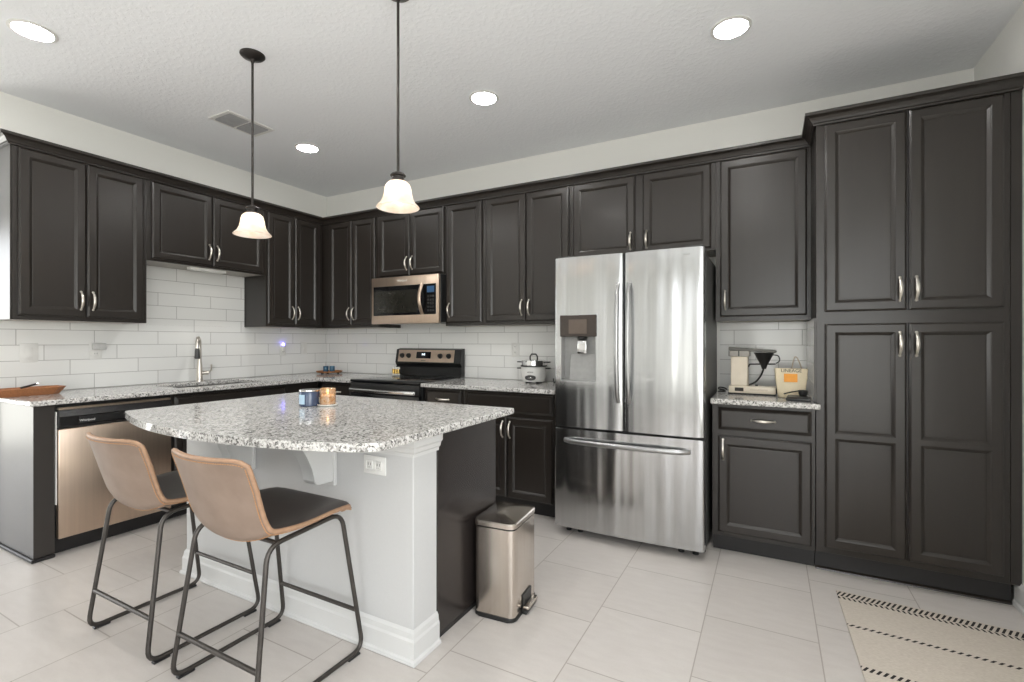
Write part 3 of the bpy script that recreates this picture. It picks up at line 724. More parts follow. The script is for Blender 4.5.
# corbels under the overhang
def corbel_bm():
    pts = [(-.001, .875), (-.25, .875), (-.25, .855), (-.235, .845)]
    for k in range(9):
        a = k / 8; pts.append((-.225 + .115 * a ** .75, .845 - .155 * a ** 1.6))
    pts += [(-.112, .672), (-.100, .655), (-.085, .650), (-.001, .648)]
    b = BM(); prism(b, pts, -.034, .034, .003, 1, axis='x'); box(b, -.045, .045, -.018, -.0005, .63, .875, .004, 1); return b
for x in (2.03, 2.575):
    c = obj('corbel', corbel_bm(), M['white_trim'], t, True, 35); c.location = (x, IY0, 0)
# island worktop with bowed seating edge
pts = [(1.516, -1.548)]
n = 60
for i in range(n + 1):
    a = -1 + 2 * i / n; x = 2.317 + .801 * a; y = -2.668 + .155 * a * a + (.035 * a ** 14 if a > 0 else 0)
    pts.append((x, y))
pts += [(3.118, -1.548)]
b = BM(); prism(b, pts, CB, CT, .006, 2)
tag(obj('countertop', b, M['granite']), 'large speckled granite island top with bowed seating edge', 'countertop')
# outlet on the island
def outlet(name, label, loc, rot, horizontal=False, cat='outlet'):
    t = thing(name, label, cat, loc); t.rotation_euler = rot
    b = BM(); w_, h_ = (.118, .074) if horizontal else (.074, .118)
    box(b, -w_ / 2, w_ / 2, -.006, 0, -h_ / 2, h_ / 2, .003, 2); obj('plate', b, M['white_plastic'], t, True)
    for s in (-1, 1):
        b = BM(); box(b, -.017, .017, -.0085, -.0062, -.017, .017, .004, 2)
        r = obj('receptacle', b, M['white_plastic'], t, True); r.location = (s * .024, 0, 0) if horizontal else (0, 0, s * .024)
        b = BM(); box(b, -.0075, -.005, -.0092, -.0086, -.001, .009); box(b, .005, .0075, -.0092, -.0086, -.001, .009); lathe(b, [(.0, .0), (.0028, 0), (.0028, .0006), (0, .0006)], 8, (0, -.009, -.008))
        obj('slots', b, M['ink'], r)
    return t
outlet('wall_outlet', 'white horizontal double outlet on the island front under the counter overhang', (2.835, IY0 - .0005, .742), (0, 0, 0), True)

# ------------------------------------------------------------------ stools
def catmull(keys, t):
    n = len(keys) - 1; x = t * n; i = min(int(x), n - 1); f = x - i
    p = [keys[max(0, min(n, i + d))] for d in (-1, 0, 1, 2)]
    return [.5 * (2 * p[1][k] + (p[2][k] - p[0][k]) * f + (2 * p[0][k] - 5 * p[1][k] + 4 * p[2][k] - p[3][k]) * f * f + (3 * p[1][k] - p[0][k] - 3 * p[2][k] + p[3][k]) * f ** 3) for k in range(len(keys[0]))]
#        y     z     halfw  lift  fwd
KEYS = [(.180, .583, .214, -.004, 0), (.165, .590, .228, .000, 0), (.08, .584, .234, .010, 0), (-.02, .566, .232, .022, 0), (-.11, .548, .228, .044, .006),
        (-.175, .551, .222, .052, .016), (-.214, .598, .216, .036, .034), (-.243, .68, .214, .008, .046), (-.270, .772, .217, .0, .050), (-.295, .856, .220, .004, .050)]
NT, NS, TH = 36, 18, .016
def stool_surface(t, s):
    y, z, hw, lift, fwd = catmull(KEYS, t)
    a = abs(s)
    top = max(0, (t - .86) / .14); fr = max(0, (.1 - t) / .1)
    z += lift * a ** 2.2 - .022 * top * a ** 10
    y += fwd * a ** 2.2 - .03 * fr * a ** 6
    return Vector((s * hw * (1 - .02 * top * a ** 4), y, z))
def stool(loc, rz, label):
    t = thing('bar_stool', label, 'stool', loc, rz, 'leather counter stools at the island')
    P = [[stool_surface(i / NT, -1 + 2 * j / NS) for j in range(NS + 1)] for i in range(NT + 1)]
    Nn = [[None] * (NS + 1) for _ in range(NT + 1)]
    for i in range(NT + 1):
        for j in range(NS + 1):
            du = P[min(i + 1, NT)][j] - P[max(i - 1, 0)][j]; dv = P[i][min(j + 1, NS)] - P[i][max(j - 1, 0)]
            Nn[i][j] = dv.cross(du).normalized()
            if i < 5 and Nn[i][j].z < 0: Nn[i][j] *= -1
    # make normals point to the sitter's side
    for i in range(NT + 1):
        for j in range(NS + 1):
            ref = Vector((0, 1, .2)) if i > NT * .62 else Vector((0, .4, 1))
            if Nn[i][j].dot(ref) < 0: Nn[i][j] *= -1
    b = BM(); O = [[b.verts.new(P[i][j]) for j in range(NS + 1)] for i in range(NT + 1)]
    I = [[b.verts.new(P[i][j] + Nn[i][j] * TH) for j in range(NS + 1)] for i in range(NT + 1)]
    for i in range(NT):
        for j in range(NS):
            b.faces.new((O[i][j], O[i][j + 1], O[i + 1][j + 1], O[i + 1][j]))
    per = [(i, 0) for i in range(NT)] + [(NT, j) for j in range(NS)] + [(i, NS) for i in range(NT, 0, -1)] + [(0, j) for j in range(NS, 0, -1)]
    for a, c in zip(per, per[1:] + per[:1]): b.faces.new((O[a[0]][a[1]], O[c[0]][c[1]], I[c[0]][c[1]], I[a[0]][a[1]]))
    loose = [v for row in I for v in row if not v.link_faces]
    bmesh.ops.delete(b, geom=loose, context='VERTS')
    sh = obj('seat_shell', b, M['leather'], t, True, 50)
    b = BM(); I2 = [[b.verts.new(P[i][j] + Nn[i][j] * (TH + (.006 if 0 < i < NT and 0 < j < NS else .0002))) for j in range(NS + 1)] for i in range(NT + 1)]
    for i in range(NT):
        for j in range(NS): b.faces.new((I2[i][j], I2[i][j + 1], I2[i + 1][j + 1], I2[i + 1][j]))
    pad = obj('seat_pad', b, M['leather_dark'], t, True, 60); pad['label'] = 'sitting side of the seat shell in darker brown leather'
    # edge piping with stitches, and the seam across the back
    b = BM(); path = [P[i][j] + Nn[i][j] * (TH * .5) for i, j in per]
    rs = [.0083 + .0004 * (k % 2) for k in range(len(path))]
    tube(b, path, rs, 8, True); obj('edge_piping', b, M['leather_edge'], sh, True, 70)
    b = BM()
    def stitch(tt, ss, along):
        p = stool_surface(tt, ss); q2 = stool_surface(min(1, tt + .01), ss) - stool_surface(max(0, tt - .01), ss); q1 = stool_surface(tt, min(1, ss + .02)) - stool_surface(tt, max(-1, ss - .02))
        nn = q1.cross(q2).normalized()
        if nn.dot(Vector((0, -1, -.6))) < 0: nn *= -1
        d = (q2 if along else q1).normalized(); sd = nn.cross(d)
        for_ = [p + nn * .0012 + d * (i * .0032) + sd * (j * .0012) + nn * (k * .0012) for k in (-1, 1) for j in (-1, 1) for i in (-1, 1)]
        v = [b.verts.new(c) for c in for_]
        for q in ((0, 1, 3, 2), (4, 6, 7, 5), (0, 4, 5, 1), (1, 5, 7, 3), (3, 7, 6, 2), (2, 6, 4, 0)): b.faces.new([v[i] for i in q])
    for k in range(92):
        for ss in (-.97, .97): stitch(.02 + .955 * k / 91, ss, True)
    for k in range(46): stitch(.985, -.93 + 1.86 * k / 45, False)
    ti = .485
    for k in range(52): stitch(.545, -.93 + 1.86 * k / 51, False)
    obj('stitching', b, M['stitch'], sh)
    # sled frames
    for s in (-1, 1):
        loop = [(s * .240, -.235, .014), (s * .205, -.165, .556), (s * .205, .150, .573), (s * .240, .228, .014)]
        b = BM(); tube(b, fillet(loop, .055, 6, True), .0088, 10, True); lf = obj('leg_frame', b, M['stool_metal'], t, True, 60)
        for yy in (-.185, .178):
            b = BM(); box(b, s * .240 - .011, s * .240 + .011, yy - .03, yy + .03, .0005, .010, .003, 1); obj('foot_pad', b, M['black'], lf)
    for y_, z_ in ((-.215, .172), (.2055, .172)):
        f = (z_ - .014) / .54; hx = .240 - .035 * f
        b = BM(); tube(b, [(-hx + .006, y_, z_), (hx - .006, y_, z_)], .0085, 10); obj('footrest_bar', b, M['stool_metal'], t, True, 60)
    for y_ in (-.13, .11):
        b = BM(); tube(b, [(-.204, y_, .556 + (y_ + .165) * .054), (.204, y_, .556 + (y_ + .165) * .054)], .008, 8); obj('seat_rail', b, M['stool_metal'], t, True, 60)
    return t
stool((1.912, -2.480, 0), 0, 'tan leather stool nearest the dishwasher, left of the two at the island')
stool((2.562, -2.480, 0), 0, 'tan leather stool nearest the island outlet, right of the two at the island')

# ------------------------------------------------------------------ trash can
t = thing('trash_can', 'slim stainless pedal trash can on the floor against the island end', 'trash can', (3.056, -1.826, 0), R(4.5))
def rrect(x0, x1, y0, y1, r, n=5):
    out = []
    for cx, cy, a0 in ((x1 - r, y0 + r, -90), (x1 - r, y1 - r, 0), (x0 + r, y1 - r, 90), (x0 + r, y0 + r, 180)):
        for k in range(n + 1):
            a = R(a0 + 90 * k / n); out.append((cx + r * math.cos(a), cy + r * math.sin(a)))
    return out
cw, cd = .200, .275
b = BM(); prism(b, rrect(0, cw, 0, cd, .03), .012, .405); obj('body', b, M['steel_can'], t, True, 40)
b = BM(); prism(b, rrect(-.003, cw + .003, -.003, cd + .003, .033), .001, .02, .003, 1); obj('base_ring', b, M['black'], t, True, 40)
b = BM(); prism(b, rrect(.004, cw - .004, .004, cd - .004, .028), .4055, .412); obj('lid_gasket', b, M['black'], t, True, 40)
b = BM(); o1 = rrect(-.003, cw + .003, -.003, cd + .003, .033)
levels = [(0, .4125), (0, .430), (.003, .435), (.04, .4435), (.085, .449)]
rings = []
for ins, z in levels:
    rr = rrect(-.003 + ins, cw + .003 - ins, -.003 + ins, cd + .003 - ins, max(.005, .033 - ins * .4)); rings.append([b.verts.new((x, y, z)) for x, y in rr])
for r1, r2 in zip(rings, rings[1:]):
    for k in range(len(r1)): b.faces.new((r1[k], r1[(k + 1) % len(r1)], r2[(k + 1) % len(r1)], r2[k]))
b.faces.new(rings[-1]); b.faces.new(list(reversed(rings[0]))); obj('lid', b, M['steel_can'], t, True, 30)
b = BM(); box(b, cw + .0035, cw + .028, cd * .30, cd * .78, .004, .022, .006, 2); obj('pedal_base', b, M['black'], t, True)
b = BM(); box(b, cw + .006, cw + .036, cd * .32, cd * .76, .0235, .040, .007, 2); obj('pedal', b, M['steel_can'], t, True)
b = BM(); box(b, cw + .0005, cw + .006, cd * .34, cd * .72, .024, .085, .002, 1); obj('pedal_slot', b, M['black'], t, True)

# ------------------------------------------------------------------ pendants, downlights, vent
def pendant(loc, zb, label):
    t = thing('pendant_lamp', label, 'pendant lamp', loc, 0, 'bell glass pendants above the island'); zc = ZC
    b = BM(); lathe(b, [(0, -.001), (.063, -.001), (.063, -.006), (.055, -.014), (.03, -.022), (.012, -.03), (.008, -.045), (0, -.045)], 28, (0, 0, zc)); obj('canopy', b, M['bronze'], t, True)
    b = BM(); tube(b, [(0, 0, zc - .044), (0, 0, zb + .160)], .0062, 10); obj('rod', b, M['bronze'], t, True)
    b = BM(); lathe(b, [(0, .161), (.012, .161), (.028, .153), (.034, .146), (.034, .142), (.026, .139), (.026, .127), (.031, .124), (.031, .1195), (0, .1195)], 24, (0, 0, zb)); obj('holder', b, M['bronze'], t, True)
    b = BM()
    po = [(.027, .140), (.040, .136), (.052, .122), (.058, .10), (.061, .075), (.066, .05), (.077, .025), (.090, .010), (.095, .002)]
    po = [(r, z * .84) for r, z in po]
    pi_ = [(r - .0045, z - .003 if k else z) for k, (r, z) in enumerate(po)]
    lathe(b, po + [(.094, 0)] + list(reversed(pi_)), 40, (0, 0, zb), cap=False); obj('glass_shade', b, M['shade'], t, True, 60)
    b = BM(); lathe(b, [(0, .112), (.013, .112), (.014, .095), (.026, .078), (.031, .060), (.029, .040), (.018, .026), (0, .022)], 20, (0, 0, zb)); obj('bulb', b, M['bulb'], t, True)
    return t
pendant((1.757, -2.025, 0), 1.822, 'bell-shaped frosted glass pendant lamp on the left, in front of the sink cabinet')
pendant((2.782, -2.02, 0), 1.838, 'bell-shaped frosted glass pendant lamp on the right, in front of the microwave')
def downlight(x, y, label):
    t = thing('ceiling_downlight', label, 'ceiling light', (x, y, ZC), 0, 'recessed ceiling downlights')
    b = BM(); lathe(b, [(.078, -.0005), (.094, -.0005), (.095, -.004), (.079, -.008), (.078, -.004)], 36, cap=False); b.faces.ensure_lookup_table(); obj('trim_ring', b, M['white_plastic'], t, True)
    b = BM(); lathe(b, [(0, -.003), (.077, -.003), (.077, -.001), (0, -.001)], 36); obj('lens', b, M['can_glow'], t)
downlight(.974, -2.673, 'round recessed ceiling light above the left counter end')
downlight(.950, -1.018, 'small round recessed ceiling light beside the air vent')
downlight(2.627, -1.032, 'round recessed ceiling light above the kitchen centre, right of the pendants')
downlight(4.075, -1.044, 'large round recessed ceiling light in front of the coffee nook')
for x, y in ((2.627, -2.673), (4.075, -2.673)):  # unseen pair added to throw more light down into the kitchen
    downlight(x, y, 'added recessed ceiling light near the seating side, out of view, brightening the kitchen')
t = thing('air_vent', 'white rectangular ceiling air vent with two slatted grilles', 'vent', (.907, -1.535, ZC), R(0))
hw, hl = .118, .175
b = BM()
for (a0, a1, c0, c1) in ((-hw, -hw + .03, -hl, hl), (hw - .03, hw, -hl, hl), (-hw + .03, hw - .03, -hl, -hl + .03), (-hw + .03, hw - .03, hl - .03, hl), (-hw + .03, hw - .03, -.008, .008)): box(b, a0, a1, c0, c1, -.009, -.001, .002, 1)
obj('frame', b, M['white_plastic'], t)
b = BM(); box(b, -hw + .03, hw - .03, -hl + .03, hl - .03, -.0025, -.001); obj('backing', b, simple('duct_grey', (.16, .16, .16), .7), t)
for s in (-1, 1):
    b = BM()
    for k in range(10):
        x = -hw + .038 + k * .0178; st = len(b.verts); box(b, -.0008, .0008, -hl / 2 + .021, hl / 2 - .021, -.010, .010)
        xform(b, Matrix.Translation((x, s * (hl / 2 - .011), -.0095)) @ Matrix.Rotation(R(62), 4, 'Y'), st)
    obj('slat_grille', b, M['vent_slat'], t)

# under-cabinet lamp above the sink
t = thing('cabinet_strip_light', 'slim white strip light under the cabinet above the sink', 'light', (.235, -1.40, 1.8265))
b = BM(); box(b, -.03, .03, -.14, .14, -.022, -.0005, .004, 2); obj('housing', b, M['white_plastic'], t, True)
b = BM(); box(b, -.02, .02, -.12, .12, -.026, -.0225, .001, 1); obj('diffuser', b, M['strip_glow'], t)

# ------------------------------------------------------------------ switches and outlets on the left wall (plates face +x)
RW = (0, 0, L90)
t = thing('light_switch', 'white rocker switch plate on the tile at the far left', 'switch', (.0085, -2.395, 1.168)); t.rotation_euler = RW
b = BM(); box(b, -.045, .045, -.006, 0, -.062, .062, .003, 2); obj('plate', b, M['white_plastic'], t, True)
b = BM(); box(b, -.017, .017, -.010, -.0062, -.034, .034, .002, 2); obj('rocker', b, M['white_plastic'], t, True)
outlet('wall_outlet', 'white outlet with a plugged-in grey adapter left of the faucet', (.0085, -2.045, 1.175), RW)
t = thing('plug_adapter', 'small light grey adapter plugged into the outlet left of the faucet', 'adapter', (.0185, -2.03, 1.205)); t.rotation_euler = RW
b = BM(); box(b, -.042, .036, -.03, 0, -.022, .024, .005, 2); obj('case', b, simple('adapter_grey', (.55, .55, .54), .4), t, True)
outlet('wall_outlet', 'white outlet holding the violet night light right of the faucet', (.0085, -.545, 1.16), RW)
t = thing('night_light', 'small plug-in night light glowing violet on the tile', 'night light', (.0185, -.555, 1.19)); t.rotation_euler = RW
b = BM(); box(b, -.02, .02, -.022, 0, -.045, .008, .004, 2); obj('case', b, M['white_plastic'], t, True)
b = BM(); lathe(b, [(0, -.003), (.013, 0), (.015, .012), (.011, .026), (0, .031)], 16, (0, -.012, .009)); obj('glow_cap', b, M['nightlight'], t, True)
t = thing('light_switch', 'white switch plate on the tile near the room corner', 'switch', (.0085, -.305, 1.172)); t.rotation_euler = RW
b = BM(); box(b, -.037, .037, -.006, 0, -.06, .06, .003, 2); obj('plate', b, M['white_plastic'], t, True)
b = BM(); box(b, -.017, .017, -.010, -.0062, -.034, .034, .002, 2); obj('rocker', b, M['white_plastic'], t, True)
outlet('wall_outlet', 'white outlet on the back tile left of the rice cooker', (2.32, -.0085, 1.168), (0, 0, 0))

# ------------------------------------------------------------------ counter objects, left run
def dough_bowl():
    t = thing('serving_tray', 'long brown carved wooden tray on the left counter end', 'tray', (.21, -2.49, CT + .0005), L90 + R(4))
    ol = [(-.20, -.045), (-.15, -.085), (.15, -.085), (.20, -.045), (.20, .045), (.15, .085), (-.15, .085), (-.20, .045)]
    b = BM(); rings = []
    for sc, z in ((.72, 0), (1, .044), (.985, .046), (.96, .044), (.70, .008)):
        rings.append([b.verts.new((x * (1 - (1 - sc) * .55), y * sc, z)) for x, y in ol])
    for r1, r2 in zip(rings, rings[1:]):
        for k in range(8): b.faces.new((r1[k], r1[(k + 1) % 8], r2[(k + 1) % 8], r2[k]))
    b.faces.new(list(reversed(rings[0]))); b.faces.new(rings[-1]); obj('bowl', b, M['wood'], t)
    p = thing('pen', 'dark pen lying across the brown wooden tray', 'pen', (.20, -2.455, CT + .053), R(70))
    b = BM(); tube(b, [(-.035, 0, -.008), (.035, 0, .014)], [.008, .007], 10, flat=(1.2, .8)); obj('barrel', b, M['black'], p, True)
    b = BM(); tube(b, [(.0355, 0, .0145), (.048, 0, .018)], [.0065, .004], 10); obj('tip', b, M['chrome'], p, True)
    p = thing('key_fob', 'small pale key fob lying in the wooden tray', 'key fob', (.22, -2.52, CT + .018), R(20))
    b = BM(); box(b, -.03, .03, -.018, .018, -.007, .013, .006, 2); obj('case', b, M['dark_grey'], p, True)
    b = BM(); box(b, -.012, .012, -.009, .009, .0135, .0165, .002, 1); obj('button', b, M['white_plastic'], p, True)
dough_bowl()
t = thing('wooden_board', 'round wooden trivet board in the counter corner', 'board', (.245, -.18, CT + .0005))
b = BM(); lathe(b, [(0, .012), (.118, .012), (.122, .014), (.128, .026), (.130, .028), (.123, .028), (.119, .018), (0, .018)], 40); obj('disc', b, M['wood_round'], t, True)
for a in (30, 150, 270):
    b = BM(); lathe(b, [(0, 0), (.012, 0), (.014, .012), (0, .012)], 12, (.09 * math.cos(R(a)), .09 * math.sin(R(a)), 0)); obj('foot', b, M['black'], t, True)
def jar(name, label, loc, r, h, mat, lid, cat='jar', group=None):
    t = thing(name, label, cat, loc, 0, group)
    b = BM(); lathe(b, [(0, 0), (r * .92, 0), (r, .004), (r, h - .003), (r - .002, h), (r - .005, h - .002), (r - .005, h * .6), (0, h * .6)], 24); obj('glass', b, mat, t, True)
    if lid:
        b = BM(); lathe(b, [(0, h + .0003), (r + .001, h + .0003), (r + .001, h + .01), (r - .003, h + .012), (0, h + .012)], 24); obj('lid', b, lid, t, True)
    return t
jar('glass_jar', 'small blue glass jar on the left of the round corner board', (.222, -.205, CT + .019), .027, .058, M['blue_glass'], None, group='blue jars on the corner board')
jar('glass_jar', 'small blue glass jar on the right of the round corner board', (.278, -.175, CT + .019), .027, .058, M['blue_glass'], None, group='blue jars on the corner board')
for k, (nm, lx) in enumerate((('leftmost of the three small brass-banded shakers at the back of the cooktop', 1.065), ('middle one of the three small brass-banded shakers at the back of the cooktop', 1.095), ('rightmost of the three small brass-banded shakers at the back of the cooktop', 1.125))):
    t = thing('spice_shaker', nm, 'shaker', (lx, -.135 + .002 * k, .9185), 0, 'brass-banded shakers on the cooktop')
    b = BM(); lathe(b, [(0, 0), (.0135, 0), (.0145, .003), (.0145, .012), (.013, .013), (0, .013)], 16); obj('base', b, M['ceramic'], t, True)
    b = BM(); lathe(b, [(0, .0135), (.0125, .0135), (.0125, .058), (0, .058)], 16); obj('barrel', b, M['brass'] if k != 3 else M['black'], t, True)
    b = BM(); lathe(b, [(0, .0585), (.0145, .0585), (.0145, .074), (.010, .078), (0, .078)], 16); obj('cap', b, M['ceramic'], t, True)
# rice cooker
t = thing('rice_cooker', 'white rice cooker with steel lid on the counter beside the refrigerator', 'rice cooker', (2.572, -.175, CT + .0005), R(9))
b = BM(); lathe(b, [(0, .010), (.080, .010), (.088, .014), (.096, .04), (.100, .09), (.101, .125), (.097, .130), (0, .130)], 36); bd = obj('body', b, M['white_plastic'], t, True)
for a in (45, 135, 225, 315):
    b = BM(); lathe(b, [(0, 0), (.011, 0), (.012, .0105), (0, .0105)], 10, (.062 * math.cos(R(a)), .062 * math.sin(R(a)), 0)); obj('foot', b, M['black'], t, True)
b = BM(); lathe(b, [(0, .1305), (.105, .1305), (.107, .134), (.105, .140), (0, .140)], 36); obj('rim', b, M['black'], t, True)
b = BM(); lathe(b, [(0, .1405), (.100, .1405), (.100, .165), (.098, .178), (.06, .186), (0, .189)], 36); ld = obj('lid', b, M['chrome'], t, True)
b = BM(); tube(b, [(-.03, 0, .187), (-.03, 0, .21), (-.018, 0, .228), (.018, 0, .228), (.03, 0, .21), (.03, 0, .187)], .0065, 8); obj('lid_handle', b, M['black'], ld, True)
for s in (-1, 1):
    for zz, x0 in ((.115, .101), (.165, .1)):
        b = BM(); box(b, min(s * (x0 + .0005), s * (x0 + .036)), max(s * (x0 + .0005), s * (x0 + .036)), -.022, .022, zz - .004, zz + .005, .003, 1); obj('side_handle', b, M['black'], t, True)
b = BM(); 
for i in range(9):
    pass
pts = []
for k in range(20):
    a = 2 * math.pi * k / 20; pts.append((.044 * math.cos(a), .045 + .021 * (abs(math.sin(a)) ** .8) * (1 if math.sin(a) > 0 else -1)))
prism(b, pts, -.101, -.088, .003, 1, axis='y'); cpn = obj('control_panel', b, M['dark_grey'], t, True)
b = BM(); box(b, -.018, .018, -.106, -.1015, .034, .05, .002, 1); obj('switch', b, M['chrome'], cpn, True)
text('badge', 'AROMA', .014, (0, -.1015, .088), (R(84), 0, 0), M['dark_grey'], bd)
tag(obj('power_cord', tube(BM(), fillet([(2.702, -.08, CT + .03), (2.715, -.10, CT + .006), (2.745, -.17, CT + .005), (2.775, -.14, CT + .03), (2.80, -.07, CT + .10), (2.79, -.03, CT + .17)], .04, 5), .0045, 8), M['black'], None, True), 'black power cord behind the rice cooker, beside the refrigerator', 'cord')

# ------------------------------------------------------------------ coffee nook
t = thing('coffee_maker', 'cream and black drip coffee maker standing on the small counter', 'coffee maker', (4.018, -.285, CT + .0005), R(-3))
b = BM(); box(b, .0, .262, -.05, .055, .008, .052, .004, 2); bs = obj('base', b, M['cream'], t, True)
b = BM(); box(b, -.004, .266, -.052, .057, .0, .0075, .002, 1); obj('foot_plate', b, M['black'], t, True)
b = BM(); box(b, .2625, .285, -.03, .035, .01, .044, .004, 1); obj('end_cap', b, M['black'], t, True)
b = BM(); box(b, .012, .108, -.045, .05, .0525, .236, .003, 1); obj('tower', b, M['cream'], t, True)
b = BM(); box(b, .004, .118, -.05, .055, .2365, .274, .004, 1); tk = obj('water_tank', b, simple('smoky_tank', (.33, .31, .28), .15, spec=.6), t, True)
b = BM(); box(b, .055, .062, -.0515, -.0505, .238, .272); box(b, .0, .004, -.0515, -.0505, .238, .272); obj('tank_marks', b, M['black'], tk)
b = BM(); prism(b, [(.0, .2745), (.262, .262), (.266, .267), (.262, .277), (.0, .297)], -.05, .055, .003, 1, axis='y'); obj('top_cover', b, simple('grey_lid', (.10, .098, .085), .35), t, True)
b = BM(); lathe(b, [(0, .165), (.012, .165), (.018, .185), (.055, .262), (.060, .266), (.054, .266), (.015, .188), (0, .186)], 28, (.196, 0, -.005)); obj('filter_basket', b, M['black'], t, True)
b = BM(); tube(b, fillet([(.109, 0, .17), (.115, 0, .188), (.26, 0, .192)], .01, 4), .0045, 8); tube(b, fillet([(.245, 0, .248), (.276, 0, .246), (.284, 0, .212), (.262, 0, .196)], .02, 4), .0035, 8); obj('basket_arm', b, M['black'], t, True)
b = BM(); tube(b, fillet([(.196, 0, .168), (.182, -.005, .12), (.15, -.005, .075), (.112, -.005, .057)], .05, 6), .0055, 8); obj('drip_tube', b, M['black'], t, True)
b = BM(); box(b, .036, .086, -.0525, -.0505, .02, .042, .0006, 1); obj('switch_panel', b, M['ink'], bs)
text('brand_lettering', 'MOCCAMASTER', .0135, (.172, -.0508, .031), (R(90), 0, 0), M['kraft'], bs)
b = BM(); lathe(b, [(0, 0), (.008, 0), (.008, .008), (0, .008)], 12, (.155, 0, .0525)); obj('button', b, M['black'], t, True)
tag(obj('power_cord', tube(BM(), fillet([(4.0, -.25, CT + .02), (3.985, -.255, CT + .03), (3.955, -.27, CT + .035), (3.945, -.24, CT + .02), (3.98, -.215, CT + .012), (3.99, -.235, CT + .006), (3.948, -.26, CT + .006)], .02, 5), .0045, 8), M['black'], None, True), 'black looped power cord left of the coffee maker', 'cord')
# canvas bag
t = thing('canvas_bag', 'cream canvas pouch with an orange patch standing beside the coffee maker', 'bag', (4.356, -.405, CT + .001))
b = BM(); rings = []
for z, hw_, hd in ((0, .062, .034), (.006, .068, .04), (.05, .074, .042), (.10, .080, .038), (.15, .084, .030), (.172, .086, .026)):
    rings.append([b.verts.new((hw_ * math.copysign(abs(math.cos(a)) ** .55, math.cos(a)), hd * math.copysign(abs(math.sin(a)) ** .7, math.sin(a)) + .004 * math.sin(5 * a) * (z > .04), z)) for a in [2 * math.pi * k / 32 for k in range(32)]])
inner = [[b.verts.new((v.co.x * .965, v.co.y * .90, z)) for v in rings[-1]] for z in (.172, .11)]
allr = rings + inner
for r1, r2 in zip(allr, allr[1:]):
    for k in range(32): b.faces.new((r1[k], r1[(k + 1) % 32], r2[(k + 1) % 32], r2[k]))
b.faces.new(list(reversed(rings[0]))); b.faces.new(allr[-1]); pouch = obj('pouch', b, M['canvas'], t, True, 60)
b = BM(); box(b, -.034, .034, -.0011, .0011, -.024, .024, .0006, 1); pc = obj('patch', b, M['orange'], pouch); pc.rotation_euler = (R(-9), 0, 0); pc.location = (-.003, -.0425, .119); pc['label'] = 'orange fabric patch'
lt = text('lettering', 'LINEAGE', .027, (0, -.0325, .160), (R(86), 0, 0), M['ink'], pouch)
b = BM(); tube(b, fillet([(-.004, .02, .12), (.012, .022, .215), (.02, .022, .242), (.032, .022, .236), (.045, .021, .205), (.068, .02, .125)], .02, 5), .0065, 8, flat=(1.6, .5)); obj('strap', b, M['kraft'], t, True)
# scale and scoop
t = thing('coffee_scale', 'flat black kitchen scale at the front of the small counter', 'scale', (4.388, -.535, CT + .0005), R(-4))
b = BM(); box(b, -.060, .060, -.065, .065, .003, .018, .004, 2); obj('body', b, M['black'], t, True)
b = BM(); box(b, -.056, .056, -.045, .062, .0185, .023, .002, 1); obj('platform', b, M['dark_grey'], t, True)
b = BM(); box(b, -.05, .05, -.06, .06, .0, .0028); obj('base_pad', b, M['black'], t)
t = thing('coffee_scoop', 'long-handled black coffee scoop lying on the black scale', 'scoop', (4.411, -.51, CT + .0245), R(12))
b = BM(); lathe(b, [(0, .0), (.016, .0), (.022, .010), (.024, .032), (.022, .032), (.020, .012), (0, .004)], 20); obj('bowl', b, M['black'], t, True)
b = BM(); tube(b, [(-.024, -.002, .028), (-.06, -.012, .022), (-.10, -.022, .012)], [.0045, .0055, .006], 8, flat=(1.2, .7)); obj('handle', b, M['black'], t, True)

# ------------------------------------------------------------------ candles on the island
t = thing('jar_candle', 'navy blue glass candle with a pale label on the island top', 'candle', (2.145, -1.972, CT + .0005))
b = BM(); lathe(b, [(0, 0), (.046, 0), (.0495, .004), (.050, .07), (.048, .0745), (.0455, .073), (.0455, .055), (0, .055)], 36); g = obj('glass', b, M['navy'], t, True)
b = BM(); lathe(b, [(.0452, .0755), (.0508, .0755), (.0515, .079), (.0508, .083), (0, .085)], 36, cap=True); obj('lid', b, M['chrome'], t, True)
b = BM(); n = 8
lo = [b.verts.new((.0503 * math.cos(R(a)), .0503 * math.sin(R(a)), .012)) for a in range(-110, -64, 5)]; hi = [b.verts.new((.0503 * math.cos(R(a)), .0503 * math.sin(R(a)), .06)) for a in range(-110, -64, 5)]
lo2 = [b.verts.new((.0510 * math.cos(R(a)), .0510 * math.sin(R(a)), .012)) for a in range(-110, -64, 5)]; hi2 = [b.verts.new((.0510 * math.cos(R(a)), .0510 * math.sin(R(a)), .06)) for a in range(-110, -64, 5)]
for k in range(len(lo) - 1):
    b.faces.new((lo2[k], lo2[k + 1], hi2[k + 1], hi2[k])); b.faces.new((lo[k + 1], lo[k], hi[k], hi[k + 1])); b.faces.new((lo[k], lo[k + 1], lo2[k + 1], lo2[k])); b.faces.new((hi[k + 1], hi[k], hi2[k], hi2[k + 1]))
b.faces.new((lo[0], lo2[0], hi2[0], hi[0])); b.faces.new((lo2[-1], lo[-1], hi[-1], hi2[-1]))
obj('label', b, M['label_blue'], g, True)
t = thing('candle_dish', 'round white ceramic dish under the amber candle', 'dish', (2.226, -1.925, CT + .0005))
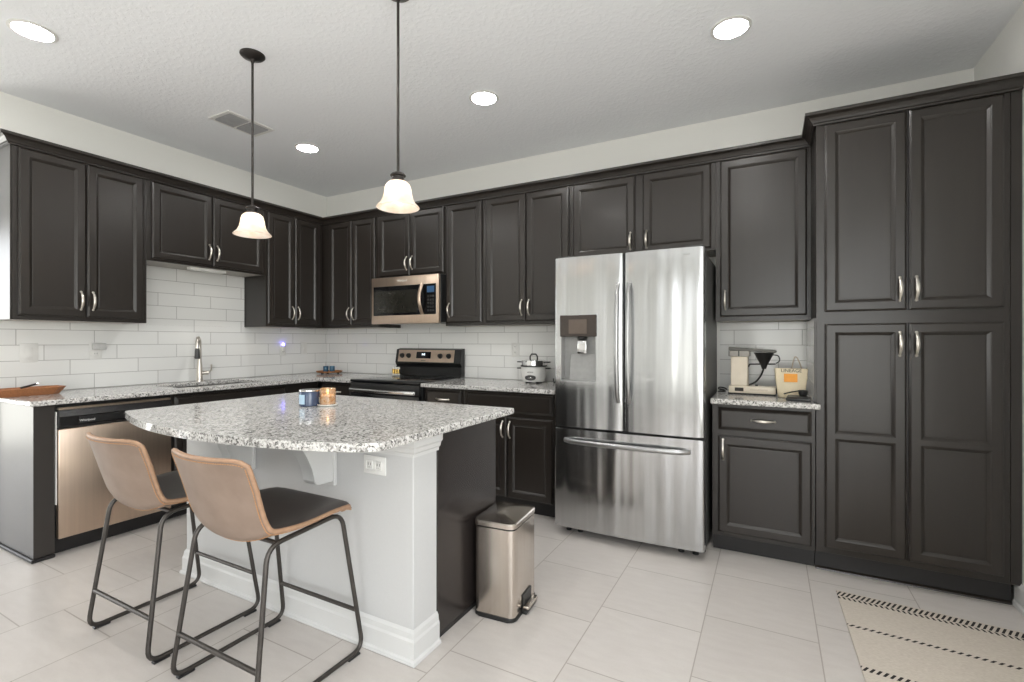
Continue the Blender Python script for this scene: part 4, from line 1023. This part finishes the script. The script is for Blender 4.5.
b = BM(); lathe(b, [(0, 0), (.044, 0), (.05, .004), (.051, .009), (.048, .009), (.044, .005), (0, .005)], 36); obj('dish', b, M['ceramic'], t, True)
t = thing('jar_candle', 'lit amber and cream glass candle on a white dish', 'candle', (2.226, -1.925, CT + .0062))
b = BM(); lathe(b, [(0, 0), (.036, 0), (.039, .003), (.0395, .082), (.0375, .084), (.0365, .082), (.0365, .004), (0, .004)], 36); g = obj('glass', b, M['amber'], t, True)
b = BM(); lathe(b, [(0, .0045), (.0358, .0045), (.0358, .045), (0, .045)], 28); obj('wax', b, M['wax'], t, True)
b = BM(); lathe(b, [(0, .0505), (.0045, .054), (.006, .06), (.004, .069), (0, .077)], 12); obj('flame', b, M['flame'], t, True)
b = BM(); tube(b, [(0, 0, .0452), (0, 0, .050)], .0012, 6); obj('wick', b, M['ink'], t)
b = BM(); box(b, -.02, .012, -.0405, -.0397, .012, .04); lb = obj('label', b, M['kraft'], g); lb.rotation_euler = (0, 0, R(-30))

# ------------------------------------------------------------------ rug
b = BM(); prism(b, [(0, 0), (.66, 0), (.84, -1.9), (.18, -1.9)], .0005, .008, .003, 2)
rg = tag(obj('woven_rug', b, M['rug'], None, True), 'pale woven rug with black dashed bands on the floor by the pantry', 'rug')
rg.location = (4.535, -.805, 0); rg.rotation_euler = (0, 0, R(-4))

# ------------------------------------------------------------------ tidy: origins at the base of each thing, lettering as meshes
def rebase(name, loc):
    o = bpy.data.objects[name]; d = Vector(loc) - o.location; o.location = loc
    for c in o.children: c.location = c.location - d
rebase('cabinet_end_panel', (.31, -2.515, 0)); rebase('kitchen_island', (2.268, -1.90, 0))
bpy.context.view_layer.update(); dg = bpy.context.evaluated_depsgraph_get()
for o in [o for o in S.objects if o.type == 'FONT']:
    me = bpy.data.meshes.new_from_object(o.evaluated_get(dg)); nm = o.name; par = o.parent
    o.name = 'old'; n = bpy.data.objects.new(nm, me); COL.objects.link(n); n.parent = par
    n.location = o.location; n.rotation_euler = o.rotation_euler
    bpy.data.objects.remove(o)
